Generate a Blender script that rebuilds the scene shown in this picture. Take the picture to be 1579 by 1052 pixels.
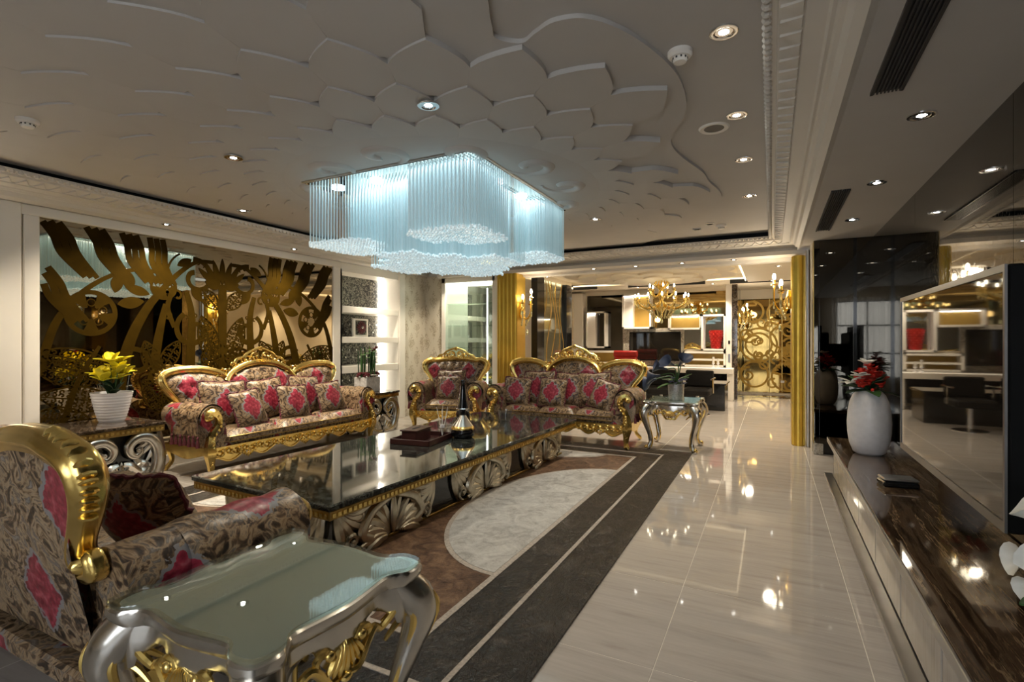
import bpy, math, random
from mathutils import Vector, Matrix
random.seed(7)
S = bpy.context.scene
for o in list(bpy.data.objects): bpy.data.objects.remove(o)
COL = S.collection
PI = math.pi

# ------------------------------------------------------------------ camera, world, window light, exposure
cam_d = bpy.data.cameras.new('camera'); cam_d.sensor_width = 36; cam_d.lens = 36*790/1579
cam_d.clip_start = .05
cam = bpy.data.objects.new('camera', cam_d); COL.objects.link(cam)
cam.location = (0, 0, 1.35); cam.rotation_euler = (PI/2, 0, math.radians(26.88))
S.camera = cam
w = bpy.data.worlds.new('world'); S.world = w; w.use_nodes = True
w.node_tree.nodes['Background'].inputs[0].default_value = (.75, .85, 1, 1)
w.node_tree.nodes['Background'].inputs[1].default_value = .6
S.view_settings.view_transform = 'Standard'; S.view_settings.look = 'None'
S.view_settings.gamma = 1; S.view_settings.use_curve_mapping = False
S.view_settings.exposure = 0.65

def light(name, kind, loc, energy, color=(1,1,1), size=.05, size_y=None, rot=(0,0,0), parent=None, spot=None, blend=.6):
    d = bpy.data.lights.new(name, kind); d.energy = energy; d.color = color
    if kind == 'AREA':
        d.size = size
        if size_y: d.shape = 'RECTANGLE'; d.size_y = size_y
    else: d.shadow_soft_size = size
    if kind == 'SPOT': d.spot_size = math.radians(spot); d.spot_blend = blend
    o = bpy.data.objects.new(name, d); COL.objects.link(o); o.location = loc; o.rotation_euler = rot
    if parent: o.parent = parent
    return o
WARM = (1, .86, .66); COOL = (.86, .95, 1)
# daylight entering through the curtained window behind the camera
light('window_daylight', 'AREA', (-.6, -2.15, 1.45), 13, (.93,.96,1), 2.2, 2.0, (-PI/2, 0, 0))

# ------------------------------------------------------------------ mesh helpers
def cr(pts, n=6, closed=False):
    """Catmull-Rom through points (tuples of any dimension)"""
    P = [Vector(p) for p in pts]; out = []; m = len(P)
    rng = range(m) if closed else range(m-1)
    for i in rng:
        if closed: a,b,c,d = P[(i-1)%m],P[i],P[(i+1)%m],P[(i+2)%m]
        else: a,b,c,d = P[max(i-1,0)],P[i],P[i+1],P[min(i+2,m-1)]
        for k in range(n):
            t = k/n
            out.append(.5*((2*b)+(c-a)*t+(2*a-5*b+4*c-d)*t*t+(3*b-a-3*c+d)*t**3))
    if not closed: out.append(P[-1])
    return out
def spiral(cx, cy, r0, r1, a0, a1, n=20):
    return [(cx+(r0+(r1-r0)*i/n)*math.cos(math.radians(a0+(a1-a0)*i/n)), cy+(r0+(r1-r0)*i/n)*math.sin(math.radians(a0+(a1-a0)*i/n))) for i in range(n+1)]

class MB:
    def __init__(s): s.v=[]; s.f=[]; s.M=Matrix.Identity(4)
    def add(s, vs, fs):
        b=len(s.v); M=s.M
        s.v += [tuple(M@Vector(v)) for v in vs]; s.f += [tuple(b+i for i in f) for f in fs]; return s
    def box(s, x0,y0,z0,x1,y1,z1):
        return s.add([(x0,y0,z0),(x1,y0,z0),(x1,y1,z0),(x0,y1,z0),(x0,y0,z1),(x1,y0,z1),(x1,y1,z1),(x0,y1,z1)],
            [(0,3,2,1),(4,5,6,7),(0,1,5,4),(1,2,6,5),(2,3,7,6),(3,0,4,7)])
    def cbox(s, x0,y0,z0,x1,y1,z1, r=.01):   # chamfered box
        vs=[]
        for k,(x,sx) in enumerate(((x0,1),(x1,-1))):
            for (y,sy) in ((y0,1),(y1,-1)):
                for (z,sz) in ((z0,1),(z1,-1)):
                    vs += [(x,y+sy*r,z+sz*r),(x+sx*r,y,z+sz*r),(x+sx*r,y+sy*r,z)]
        I=lambda a,b,c,k: (a*4+b*2+c)*3+k
        fs=[]
        for a in (0,1):
            q=[I(a,0,0,0),I(a,1,0,0),I(a,1,1,0),I(a,0,1,0)]; fs.append(q if a else q[::-1])
            q=[I(0,a,0,1),I(1,a,0,1),I(1,a,1,1),I(0,a,1,1)]; fs.append(q[::-1] if a else q)
            q=[I(0,0,a,2),I(1,0,a,2),I(1,1,a,2),I(0,1,a,2)]; fs.append(q if a else q[::-1])
        for a in (0,1):
            for b in (0,1):
                fl=(a+b)%2
                q=[I(a,b,0,0),I(a,b,1,0),I(a,b,1,1),I(a,b,0,1)]; fs.append(q[::-1] if not fl else q)
                q=[I(a,0,b,0),I(a,1,b,0),I(a,1,b,2),I(a,0,b,2)]; fs.append(q if not fl else q[::-1])
                q=[I(0,a,b,1),I(1,a,b,1),I(1,a,b,2),I(0,a,b,2)]; fs.append(q[::-1] if not fl else q)
        for a in (0,1):
            for b in (0,1):
                for c in (0,1):
                    q=[I(a,b,c,0),I(a,b,c,1),I(a,b,c,2)]; fs.append(q if (a+b+c)%2==0 else q[::-1])
        return s.add(vs,fs)
    def tube(s, pts, r, n=8, flat=1, ridge=0, nr=6, up=None, cap=True):
        P=[Vector(p) for p in pts]; m=len(P)
        if m<2: return s
        R=list(r) if hasattr(r,'__len__') else [r]*m
        if len(R)!=m: R=[R[min(int(i*(len(R)-1)/(m-1)),len(R)-2)]+(R[min(int(i*(len(R)-1)/(m-1)),len(R)-2)+1]-R[min(int(i*(len(R)-1)/(m-1)),len(R)-2)])*((i*(len(R)-1)/(m-1))-min(int(i*(len(R)-1)/(m-1)),len(R)-2)) for i in range(m)]
        T=[(P[min(i+1,m-1)]-P[max(i-1,0)]).normalized() for i in range(m)]
        u=Vector(up) if up else (Vector((0,0,1)) if abs(T[0].z)<.9 else Vector((1,0,0)))
        vs=[]; fs=[]
        for i in range(m):
            if up: a=Vector(up)
            else: a=u
            a=(a-T[i]*a.dot(T[i]));
            a = a.normalized() if a.length>1e-6 else T[i].orthogonal().normalized()
            u=a; b=T[i].cross(a)
            for k in range(n):
                t=2*PI*k/n; q=R[i]*(1+ridge*math.cos(nr*t))
                vs.append(P[i]+a*(math.cos(t)*q*flat)+b*(math.sin(t)*q))
        for i in range(m-1):
            for k in range(n):
                k2=(k+1)%n; fs.append((i*n+k,i*n+k2,(i+1)*n+k2,(i+1)*n+k))
        if cap: fs.append(tuple(range(n-1,-1,-1))); fs.append(tuple((m-1)*n+k for k in range(n)))
        return s.add(vs,fs)
    def lathe(s, prof, n=24, c=(0,0,0)):
        vs=[];fs=[];m=len(prof)
        for r,z in prof:
            for k in range(n): t=2*PI*k/n; vs.append((c[0]+max(r,1e-4)*math.cos(t),c[1]+max(r,1e-4)*math.sin(t),c[2]+z))
        for i in range(m-1):
            for k in range(n): k2=(k+1)%n; fs.append((i*n+k,i*n+k2,(i+1)*n+k2,(i+1)*n+k))
        fs.append(tuple(range(n-1,-1,-1))); fs.append(tuple((m-1)*n+k for k in range(n)))
        return s.add(vs,fs)
    def prism(s, poly, a, b, ax='z'):
        """extrude a 2D polygon from a to b along the axis ax; poly in the other two axes (x,y) / (y,z) / (x,z)"""
        m=len(poly)
        mk={'z':lambda p,t:(p[0],p[1],t),'x':lambda p,t:(t,p[0],p[1]),'y':lambda p,t:(p[0],t,p[1])}[ax]
        area=sum(poly[i][0]*poly[(i+1)%m][1]-poly[(i+1)%m][0]*poly[i][1] for i in range(m))
        pl=list(poly) if (area>0)==(ax!='y') else list(poly)[::-1]
        vs=[mk(p,a) for p in pl]+[mk(p,b) for p in pl]
        fs=[tuple(range(m-1,-1,-1)),tuple(range(m,2*m))]+[(i,(i+1)%m,m+(i+1)%m,m+i) for i in range(m)]
        return s.add(vs,fs)
    def ribbon(s, pts, w, a, b, ax='x'):
        """flat band of width w (number or list) along a 2D path, extruded a..b"""
        P=[Vector((p[0],p[1])) for p in pts]; m=len(P)
        W=w if hasattr(w,'__len__') else [w,w]
        L=[];R=[]
        for i in range(m):
            t=(P[min(i+1,m-1)]-P[max(i-1,0)]).normalized(); nn=Vector((-t.y,t.x))
            q=i*(len(W)-1)/(m-1); j=min(int(q),len(W)-2); ww=(W[j]+(W[j+1]-W[j])*(q-j))/2
            L.append(P[i]+nn*ww); R.append(P[i]-nn*ww)
        mk={'z':lambda p,t:(p[0],p[1],t),'x':lambda p,t:(t,p[0],p[1]),'y':lambda p,t:(p[0],t,p[1])}[ax]
        vs=[];fs=[]
        for i in range(m): vs += [mk(L[i],a),mk(R[i],a),mk(L[i],b),mk(R[i],b)]
        for i in range(m-1):
            o=4*i; fs += [(o,o+1,o+5,o+4),(o+2,o+6,o+7,o+3),(o,o+4,o+6,o+2),(o+1,o+3,o+7,o+5)]
        fs += [(0,2,3,1),(4*m-4,4*m-3,4*m-1,4*m-2)]
        return s.add(vs,fs)
    def ell(s, c, r, nu=10, nv=6, M=None):
        r = r if hasattr(r,'__len__') else (r,r,r); vs=[];fs=[]
        for j in range(nv+1):
            p=-PI/2+PI*j/nv
            for k in range(nu):
                t=2*PI*k/nu; q=Vector((r[0]*math.cos(p)*math.cos(t),r[1]*math.cos(p)*math.sin(t),r[2]*math.sin(p)))
                if M: q=M@q
                vs.append((c[0]+q.x,c[1]+q.y,c[2]+q.z))
        for j in range(nv):
            for k in range(nu): k2=(k+1)%nu; fs.append((j*nu+k,j*nu+k2,(j+1)*nu+k2,(j+1)*nu+k))
        return s.add(vs,fs)
    def loft(s, rings, closed=True, cap=True):
        n=len(rings[0]); vs=[p for r in rings for p in r]; fs=[]
        for i in range(len(rings)-1):
            for k in range(n if closed else n-1):
                k2=(k+1)%n; fs.append((i*n+k,i*n+k2,(i+1)*n+k2,(i+1)*n+k))
        if cap and closed: fs.append(tuple(range(n-1,-1,-1))); fs.append(tuple((len(rings)-1)*n+k for k in range(n)))
        return s.add(vs,fs)
    def grid(s, fn, nu, nv):
        vs=[fn(i/nu,j/nv) for j in range(nv+1) for i in range(nu+1)]
        fs=[(j*(nu+1)+i,j*(nu+1)+i+1,(j+1)*(nu+1)+i+1,(j+1)*(nu+1)+i) for j in range(nv) for i in range(nu)]
        return s.add(vs,fs)
    def mesh(s, name, m, smooth=True, ang=40):
        me=bpy.data.meshes.new(name); me.from_pydata(s.v,[],s.f)
        uv=me.uv_layers.new(name='uv'); buf=[0.0]*(2*len(me.loops))
        V=s.v
        for p in me.polygons:
            nx,ny,nz=[abs(q) for q in p.normal]
            for li,vi in zip(p.loop_indices,p.vertices):
                x,y,z=V[vi]
                if nz>=nx and nz>=ny: a,b=x,y
                elif ny>=nx: a,b=x,z
                else: a,b=y,z
                buf[2*li]=a; buf[2*li+1]=b
        uv.data.foreach_set('uv',buf)
        if smooth:
            me.shade_smooth()
            try: me.set_sharp_from_angle(angle=math.radians(ang))
            except Exception: pass
        me.materials.append(m); me.update()
        return me
    def build(s, name, m, parent=None, smooth=True, ang=40, loc=None, rot=None):
        return link(name, s.mesh(name,m,smooth,ang), parent, loc, rot)
def link(name, me, parent=None, loc=None, rot=None):
    o=bpy.data.objects.new(name, me); COL.objects.link(o)
    if parent: o.parent=parent
    if loc is not None: o.location=loc
    if rot is not None: o.rotation_euler=rot
    return o
def tag(o, label=None, cat=None, group=None, kind=None):
    if label: o['label']=label
    if cat: o['category']=cat
    if group: o['group']=group
    if kind: o['kind']=kind
    return o
def thing(name, label, cat, loc=(0,0,0), rz=0, group=None):
    o=bpy.data.objects.new(name,None); COL.objects.link(o); o.empty_display_size=.1
    o.location=loc; o.rotation_euler=(0,0,rz); return tag(o,label,cat,group)
def struct(o): o['kind']='structure'; return o
def copy_tree(o, parent=None):
    c=o.copy(); COL.objects.link(c); c.parent=parent
    for ch in list(o.children): copy_tree(ch,c)
    return c

# ------------------------------------------------------------------ materials
class NT:
    def __init__(s, name):
        s.m=bpy.data.materials.new(name); s.m.use_nodes=True; s.t=s.m.node_tree; s.n=s.t.nodes
        s.b=s.n['Principled BSDF']
    def add(s, typ, **kw):
        n=s.n.new(typ)
        for k,v in kw.items(): setattr(n,k,v)
        return n
    def L(s,a,b): s.t.links.new(a,b)
    def val(s, x, sock):
        if hasattr(x,'is_output'): s.L(x,sock)
        else: sock.default_value=x
    def math(s, op, a, b=0.0, c=None):
        n=s.add('ShaderNodeMath',operation=op); s.val(a,n.inputs[0]); s.val(b,n.inputs[1])
        if c is not None: s.val(c,n.inputs[2])
        return n.outputs[0]
    def vmath(s, op, a, b=(0,0,0)):
        n=s.add('ShaderNodeVectorMath',operation=op); s.val(a,n.inputs[0])
        if op=='SCALE': s.val(b,n.inputs['Scale'])
        else: s.val(b,n.inputs[1])
        return n.outputs[0]
    def coord(s, k='Object'):
        if k=='World': return s.add('ShaderNodeNewGeometry').outputs['Position']
        return s.add('ShaderNodeTexCoord').outputs[k]
    def mapping(s, v, scale=(1,1,1), rot=(0,0,0), loc=(0,0,0)):
        n=s.add('ShaderNodeMapping'); s.L(v,n.inputs[0]); n.inputs['Scale'].default_value=scale; n.inputs['Rotation'].default_value=rot; n.inputs['Location'].default_value=loc
        return n.outputs[0]
    def noise(s, v, scale=5, detail=3, rough=.5, dist=0):
        n=s.add('ShaderNodeTexNoise'); s.L(v,n.inputs['Vector']); n.inputs['Scale'].default_value=scale; n.inputs['Detail'].default_value=detail
        n.inputs['Roughness'].default_value=rough; n.inputs['Distortion'].default_value=dist; return n.outputs['Fac']
    def vor(s, v, scale=5, feature='F1', rnd=1, out='Distance'):
        n=s.add('ShaderNodeTexVoronoi',feature=feature); s.L(v,n.inputs['Vector']); n.inputs['Scale'].default_value=scale; n.inputs['Randomness'].default_value=rnd
        return n.outputs[out]
    def ramp(s, fac, stops, interp='LINEAR'):
        n=s.add('ShaderNodeValToRGB'); s.L(fac,n.inputs[0]); e=n.color_ramp.elements; n.color_ramp.interpolation=interp
        while len(e)<len(stops): e.new(.5)
        for q,(p,c) in zip(e,stops): q.position=p; q.color=(*c,1) if len(c)==3 else c
        return n.outputs[0]
    def mix(s, f, a, b):
        n=s.add('ShaderNodeMix',data_type='RGBA'); s.val(f,n.inputs[0])
        for x,i in ((a,6),(b,7)):
            if hasattr(x,'is_output'): s.L(x,n.inputs[i])
            else: n.inputs[i].default_value=(*x,1)
        return n.outputs[2]
    def bump(s, h, strength=.2, dist=.01):
        n=s.add('ShaderNodeBump'); n.inputs['Strength'].default_value=strength; n.inputs['Distance'].default_value=dist; s.L(h,n.inputs['Height']); s.L(n.outputs[0],s.b.inputs['Normal'])
    def col(s, c):
        if hasattr(c,'is_output'): s.L(c,s.b.inputs['Base Color'])
        else: s.b.inputs['Base Color'].default_value=(*c,1)
    def set(s, rough=.5, metal=0, spec=.5, coat=0, trans=0, ior=1.45, emis=None, es=0, sheen=0):
        b=s.b; b.inputs['Roughness'].default_value=rough; b.inputs['Metallic'].default_value=metal; b.inputs['Specular IOR Level'].default_value=spec
        b.inputs['Coat Weight'].default_value=coat; b.inputs['Coat Roughness'].default_value=.04; b.inputs['Transmission Weight'].default_value=trans; b.inputs['IOR'].default_value=ior
        b.inputs['Sheen Weight'].default_value=sheen
        if emis: b.inputs['Emission Color'].default_value=(*emis,1); b.inputs['Emission Strength'].default_value=es
        return s.m
def plain(name, c, rough=.5, metal=0, var=.12, vs=6, bump=0, bs=60, coat=0, spec=.5, **kw):
    n=NT(name); co=n.coord('Object'); f=n.noise(co,vs,3)
    n.col(n.ramp(f,[(.3,tuple(x*(1-var) for x in c)),(.7,tuple(min(1,x*(1+var)) for x in c))]))
    if bump: n.bump(n.noise(co,bs,2),bump,.004)
    return n.set(rough,metal,spec,coat,**kw)
def emit(name, c, st):
    return plain(name,(.8,.8,.8),.4,emis=c,es=st)
M={}
M['gold']=plain('gold leaf',(.86,.63,.21),.24,1,.12,9,.15,40)
M['gold_panel']=plain('gold lacquer',(.62,.40,.06),.3,.75,.12,4,.06,90)
M['gold_dark']=plain('antique gold',(.42,.29,.10),.33,1,.25,12,.2,50)
M['silver']=plain('silver leaf',(.60,.575,.53),.24,1,.14,8,.08,30)
M['silver_old']=plain('antique silver gilt',(.50,.45,.35),.3,1,.3,10,.12,30)
M['chrome']=plain('chrome',(.75,.75,.75),.1,1,.05)
M['steel']=plain('brushed steel',(.45,.45,.45),.32,1,.08)
M['bezel']=plain('gunmetal bezel',(.16,.155,.15),.35,1,.08)
M['white']=plain('white lacquer',(.86,.82,.75),.35,0,.02,3,spec=.4)
M['cream']=plain('cream plaster',(.78,.70,.56),.6,0,.02,3)
M['ceiling']=plain('ceiling paint',(.53,.505,.475),.65,0,.03,2)
M['cornice']=plain('cornice plaster',(.66,.62,.56),.55,0,.03,2)
M['dark_void']=plain('dark recess',(.02,.02,.02),.8,0,.1)
M['black']=plain('black lacquer',(.012,.012,.012),.12,0,.2,coat=.3)
M['black_leather']=plain('black leather',(.012,.011,.010),.5,0,.2,10,.1,120,spec=.2)
M['leather_brown']=plain('maroon leather',(.05,.016,.014),.35,0,.15,10,.1,150)
M['red_leather']=plain('red leather',(.5,.02,.015),.35,0,.15,10,.1,100)
M['grille']=plain('dark grille',(.05,.05,.05),.4,.3,.1)
M['ceramic']=plain('white ceramic',(.82,.81,.83),.3,0,.02,5,coat=.2)
M['ceramic_tex']=plain('cracked white ceramic',(.78,.77,.79),.38,0,.04,25,.35,90,coat=.2)
M['stone_pot']=plain('pale stone planter',(.55,.53,.51),.6,0,.2,30,.2,80)
M['silver_pot']=plain('silver fleck pot',(.48,.48,.50),.35,.6,.25,60,.1,80)
M['leaf']=plain('leaf green',(.05,.13,.035),.35,0,.35,14)
M['leaf_dark']=plain('dark leaf',(.02,.05,.02),.35,0,.35,14)
M['leaf_pale']=plain('pale leaf',(.25,.42,.16),.4,0,.3,14)
M['yellow']=plain('yellow petal',(.82,.70,.02),.5,0,.15,20)
M['white_petal']=plain('white petal',(.85,.83,.76),.5,0,.05,20)
M['red_petal']=plain('red petal',(.62,.03,.015),.5,0,.3,25)
M['blue_petal']=plain('slate blue petal',(.055,.07,.12),.45,0,.35,15)
M['violet_petal']=plain('grey violet petal',(.22,.21,.36),.5,0,.3,25)
M['maroon_petal']=plain('maroon petal',(.10,.015,.02),.6,0,.5,40)
M['candle']=plain('white wax',(.85,.82,.75),.4)
M['black_glass']=plain('black glass',(.006,.006,.008),.04,0,.1,coat=.8)
M['screen']=plain('screen glass',(.012,.010,.008),.03,0,.1,spec=.6)
M['soil']=plain('soil',(.03,.025,.02),.9)
M['tv_side']=plain('matte black plastic',(.008,.008,.008),.55,spec=.12)
M['led']=emit('led strip',(1,.95,.84),14)
M['led_warm']=emit('warm cove led',(1,.80,.50),1.3)
M['lens']=emit('downlight lens',(1,.96,.88),22)
M['lens_cool']=emit('chandelier led',(.9,.97,1),4)
M['bulb']=emit('candle bulb',(1,.9,.66),10)
M['daylight']=emit('window daylight',(.86,.93,1),3.2)
M['tassel']=plain('burgundy tassel',(.11,.02,.03),.6,0,.4,60,.3,120)
M['button']=plain('fabric button',(.10,.06,.04),.5)

def glass(name, c=(.9,.97,.95), rough=.02, mixf=.82):
    n=NT(name); t=n.add('ShaderNodeBsdfTransparent'); t.inputs[0].default_value=(*c,1)
    g=n.add('ShaderNodeBsdfGlossy'); g.inputs['Roughness'].default_value=rough; g.inputs[0].default_value=(.95,1,1,1)
    fr=n.add('ShaderNodeLayerWeight'); fr.inputs[0].default_value=.5; fc=n.math('MULTIPLY_ADD',n.math('POWER',fr.outputs['Facing'],4.0),.75,.02)
    nf=n.noise(n.coord('Object'),3,1); k=n.math('MULTIPLY_ADD',nf,.02,(1-mixf)*.3)
    fac=n.math('ADD',fc,k); mx=n.add('ShaderNodeMixShader'); n.L(fac,mx.inputs[0]); n.L(t.outputs[0],mx.inputs[1]); n.L(g.outputs[0],mx.inputs[2])
    n.L(mx.outputs[0],n.n['Material Output'].inputs[0]); return n.m
M['glass']=glass('clear glass')
M['glass_green']=glass('green edged glass',(.90,.94,.91),.015,.80)
M['glass_bottle']=glass('perfume glass',(.85,.85,.85),.03,.75)
M['crystal']=plain('gilt cut crystal',(.92,.80,.48),.12,.7,.2,30,spec=.8)

def rods():
    n=NT('lit crystal rod'); co=n.coord('Object')
    f=n.noise(n.mapping(co,(30,30,.4)),1,2)
    n.col(n.ramp(f,[(.3,(.54,.66,.68)),(.7,(.92,.97,.98))]))
    n.set(.15,0,.6,emis=(.72,.88,.92),es=.07)
    tr=n.add('ShaderNodeBsdfTranslucent'); tr.inputs[0].default_value=(.82,.95,.98,1)
    mx=n.add('ShaderNodeMixShader'); mx.inputs[0].default_value=.4
    n.L(n.b.outputs[0],mx.inputs[1]); n.L(tr.outputs[0],mx.inputs[2]); n.L(mx.outputs[0],n.n['Material Output'].inputs[0]); return n.m
M['rod']=rods()
def bead():
    n=NT('crystal bead'); f=n.vor(n.coord('Object'),45)
    n.col(n.ramp(f,[(.1,(.35,.5,.54)),(.6,(.95,1,1))])); return n.set(.08,.35,.8,emis=(.74,.92,.97),es=.26)
M['bead']=bead()

def mirror(name, c, rough=.02, scratch=0):
    n=NT(name); co=n.coord('World')
    f=n.noise(n.mapping(co,(1,1,1)),2.2,4)
    n.col(n.ramp(f,[(.3,tuple(x*.88 for x in c)),(.7,c)]))
    if scratch:
        v=n.noise(n.mapping(co,(6,6,2),(.3,.2,.5)),6,5,.7,2.5)
        r=n.ramp(v,[(.52,(rough,)*3),(.62,(rough+scratch,)*3),(.66,(rough,)*3)]); n.L(r,n.b.inputs['Roughness'])
        n.set(rough,1); n.L(r,n.b.inputs['Roughness']); return n.m
    return n.set(rough,1)
M['mirror_bronze']=mirror('bronze mirror',(.52,.44,.31),.012)
M['mirror_dark']=mirror('smoked mirror',(.085,.075,.06),.02,.12)
M['mirror_stub']=mirror('dark tinted mirror',(.10,.09,.075),.012)
M['mirror_gold']=mirror('amber mirror',(.50,.36,.15),.03)
M['mirror_door']=mirror('dark amber mirror',(.26,.17,.055),.04)
M['mirror_clear']=mirror('silver mirror',(.62,.60,.55),.02)
M['etch']=plain('etched bronze film',(.030,.0165,.0012),.6,0,.2,7,spec=.03)
M['amber']=plain('amber lacquer',(.48,.30,.07),.25,.4,.15,3)
M['table_reflection']=plain('painted ceiling reflection',(.40,.40,.365),.4,0,.05,4)  # pale colour stands in for the ceiling reflected in the glass
M['etch_gold']=plain('gold etched film',(.52,.32,.05),.45,.25,.2,7)

def tile():
    n=NT('polished cream tile'); co=n.coord('World')
    a=n.noise(n.mapping(co,(.55,5.5,1)),2.2,6,.6,.6); b=n.noise(n.mapping(co,(1.3,16,1)),3,4,.6,.4)
    f=n.math('ADD',n.math('MULTIPLY',a,.6),n.math('MULTIPLY',b,.4))
    n.col(n.ramp(f,[(.28,(.35,.31,.275)),(.46,(.465,.425,.385)),(.6,(.51,.47,.43)),(.8,(.55,.51,.47))]))
    m=n.set(.045,0,.38); return m
M['tile']=tile()
M['grout']=plain('pale grout',(.72,.68,.60),.7)
def marble(name, base, vein, sc=2.2, rough=.05, thr=(.47,.5,.53), stretch=(1,1,1), ds=1.0):
    n=NT(name); co=n.mapping(n.coord('Object'),stretch)
    a=n.noise(co,sc,8,.65,1.6*ds); c=n.noise(co,sc*3.1,6,.7,1.0*ds)
    veins=n.ramp(a,[(thr[0],(0,0,0)),(thr[1],(1,1,1)),(thr[2],(0,0,0))]); v2=n.ramp(c,[(.46,(0,0,0)),(.5,(.5,.5,.5)),(.54,(0,0,0))])
    blot=n.ramp(c,[(.35,tuple(x*.5 for x in base)),(.7,tuple(min(1,x*2.2) for x in base))])
    n.col(n.mix(v2,n.mix(veins,blot,vein),tuple(.5*(p+q) for p,q in zip(base,vein))))
    return n.set(rough,0,.6,coat=.4)
M['marble_black']=marble('black green marble',(.012,.013,.012),(.10,.11,.095),4.5)
M['marble_dark']=marble('dark emperador marble',(.02,.014,.01),(.16,.12,.09),5)
M['marble_brown']=marble('brown travertine counter',(.050,.030,.018),(.30,.21,.12),2.0,.045,(.485,.5,.515),(5,.35,1),.12)
M['marble_cream']=marble('cream stone',(.28,.25,.20),(.55,.50,.42),4,.2)

def wallpaper():
    n=NT('champagne damask wallpaper'); uv=n.coord('UV')
    def lobe(off):
        p=n.vmath('SUBTRACT',n.vmath('FRACTION',n.vmath('ADD',n.vmath('MULTIPLY',uv,(3.0,1.9,0)),off)),(.5,.5,0))
        sp=n.add('ShaderNodeSeparateXYZ'); n.L(p,sp.inputs[0])
        ax=n.math('ABSOLUTE',sp.outputs[0]); ay=n.math('ABSOLUTE',sp.outputs[1])
        return n.math('ADD',n.math('MULTIPLY',ax,1.3),ay),n.math('SINE',n.math('MULTIPLY',n.math('ADD',n.math('MULTIPLY',ax,3),n.math('MULTIPLY',ay,1.2)),26))
    d1,w1=lobe((0,0,0)); d2,w2=lobe((.5,.5,0))
    d=n.math('MINIMUM',d1,d2); wv=n.math('MULTIPLY',w1,w2)
    ed=n.math('ADD',d,n.math('MULTIPLY',n.noise(uv,28,3),.18)); inside=n.math('LESS_THAN',ed,.47)
    fl=n.noise(uv,17,3,.5,2.5); core=n.math('LESS_THAN',ed,.24); pat=n.math('MAXIMUM',n.math('MULTIPLY',inside,n.math('GREATER_THAN',fl,.52)),n.math('MULTIPLY',core,n.math('GREATER_THAN',wv,.1)))
    n.col(n.mix(pat,(.70,.65,.55),(.47,.41,.31))); m=n.set(.45,.15,.5); return m
M['wallpaper']=wallpaper()
def damask_dark():
    n=NT('pewter damask panel'); uv=n.coord('UV'); a=n.noise(uv,9,5,.6,3.0); b=n.noise(uv,22,3,.5,2)
    n.col(n.ramp(n.math('ADD',n.math('MULTIPLY',a,.7),n.math('MULTIPLY',b,.3)),[(.42,(.012,.010,.008)),(.5,(.05,.045,.035)),(.55,(.26,.24,.19)),(.62,(.04,.035,.028))])); n.bump(a,.4,.01)
    return n.set(.35,.4)
M['damask_dark']=damask_dark()

def fabric(name, medallion=True, centre=False, sat=1.0):
    n=NT(name); uv=n.coord('UV'); ob=n.coord('Object')
    # small damask leaves
    a=n.noise(uv,10,4,.55,3.2); b=n.vor(uv,24)
    leaf=n.ramp(a,[(.38,(.028,.019,.014)),(.455,(.10,.062,.036)),(.50,(.22,.15,.085)),(.56,(.32,.235,.145)),(.63,(.11,.088,.07)),(.72,(.22,.205,.19))])
    fine=n.ramp(b,[(.05,(.55,.55,.55)),(.35,(1.15,1.1,1.05))])
    mul=n.add('ShaderNodeMix',data_type='RGBA',blend_type='MULTIPLY'); mul.inputs[0].default_value=.7; n.L(leaf,mul.inputs[6]); n.L(fine,mul.inputs[7])
    base=mul.outputs[2]
    nz=n.noise(uv,34,2,.5)
    if centre:
        sp=n.add('ShaderNodeSeparateXYZ'); n.L(ob,sp.inputs[0])
        x=n.math('ABSOLUTE',n.math('MULTIPLY',sp.outputs[0],1/.20)); y=n.math('ABSOLUTE',n.math('MULTIPLY',sp.outputs[2],1/.235))
        d=n.math('ADD',n.math('POWER',x,1.15),n.math('POWER',y,1.15)); d=n.math('MULTIPLY',d,.80); an=n.math('ARCTAN2',sp.outputs[2],sp.outputs[0]); d=n.math('ADD',d,n.math('MULTIPLY',n.math('ABSOLUTE',n.math('SINE',n.math('MULTIPLY',an,5))),-.07))
    else:
        def lob(off):
            p=n.vmath('SUBTRACT',n.vmath('FRACTION',n.vmath('ADD',n.vmath('MULTIPLY',uv,(1.75,1.5,0)),off)),(.5,.5,0))
            sp=n.add('ShaderNodeSeparateXYZ'); n.L(p,sp.inputs[0])
            return n.math('ADD',n.math('POWER',n.math('ABSOLUTE',sp.outputs[0]),1.1),n.math('POWER',n.math('ABSOLUTE',sp.outputs[1]),1.1))
        d=n.math('MULTIPLY',n.math('MINIMUM',lob((.1,.2,0)),lob((.6,.7,0))),2.35)
    d=n.math('ADD',d,n.math('MULTIPLY_ADD',nz,.26,-.13))
    red=n.ramp(nz,[(.35,(.16,.010,.022)),(.55,(.30,.026,.05)),(.7,(.42,.10,.12))])
    inn=n.math('LESS_THAN',d,.40); rim=n.math('MULTIPLY',n.math('GREATER_THAN',d,.40),n.math('LESS_THAN',d,.47))
    c=n.mix(rim,base,(.22,.21,.21)); c=n.mix(inn,c,red)
    n.col(c); n.bump(a,.25,.006)
    return n.set(.36,0,.5)
M['fabric']=fabric('damask upholstery')
M['fabric_cushion']=fabric('damask cushion cover',centre=True)

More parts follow.
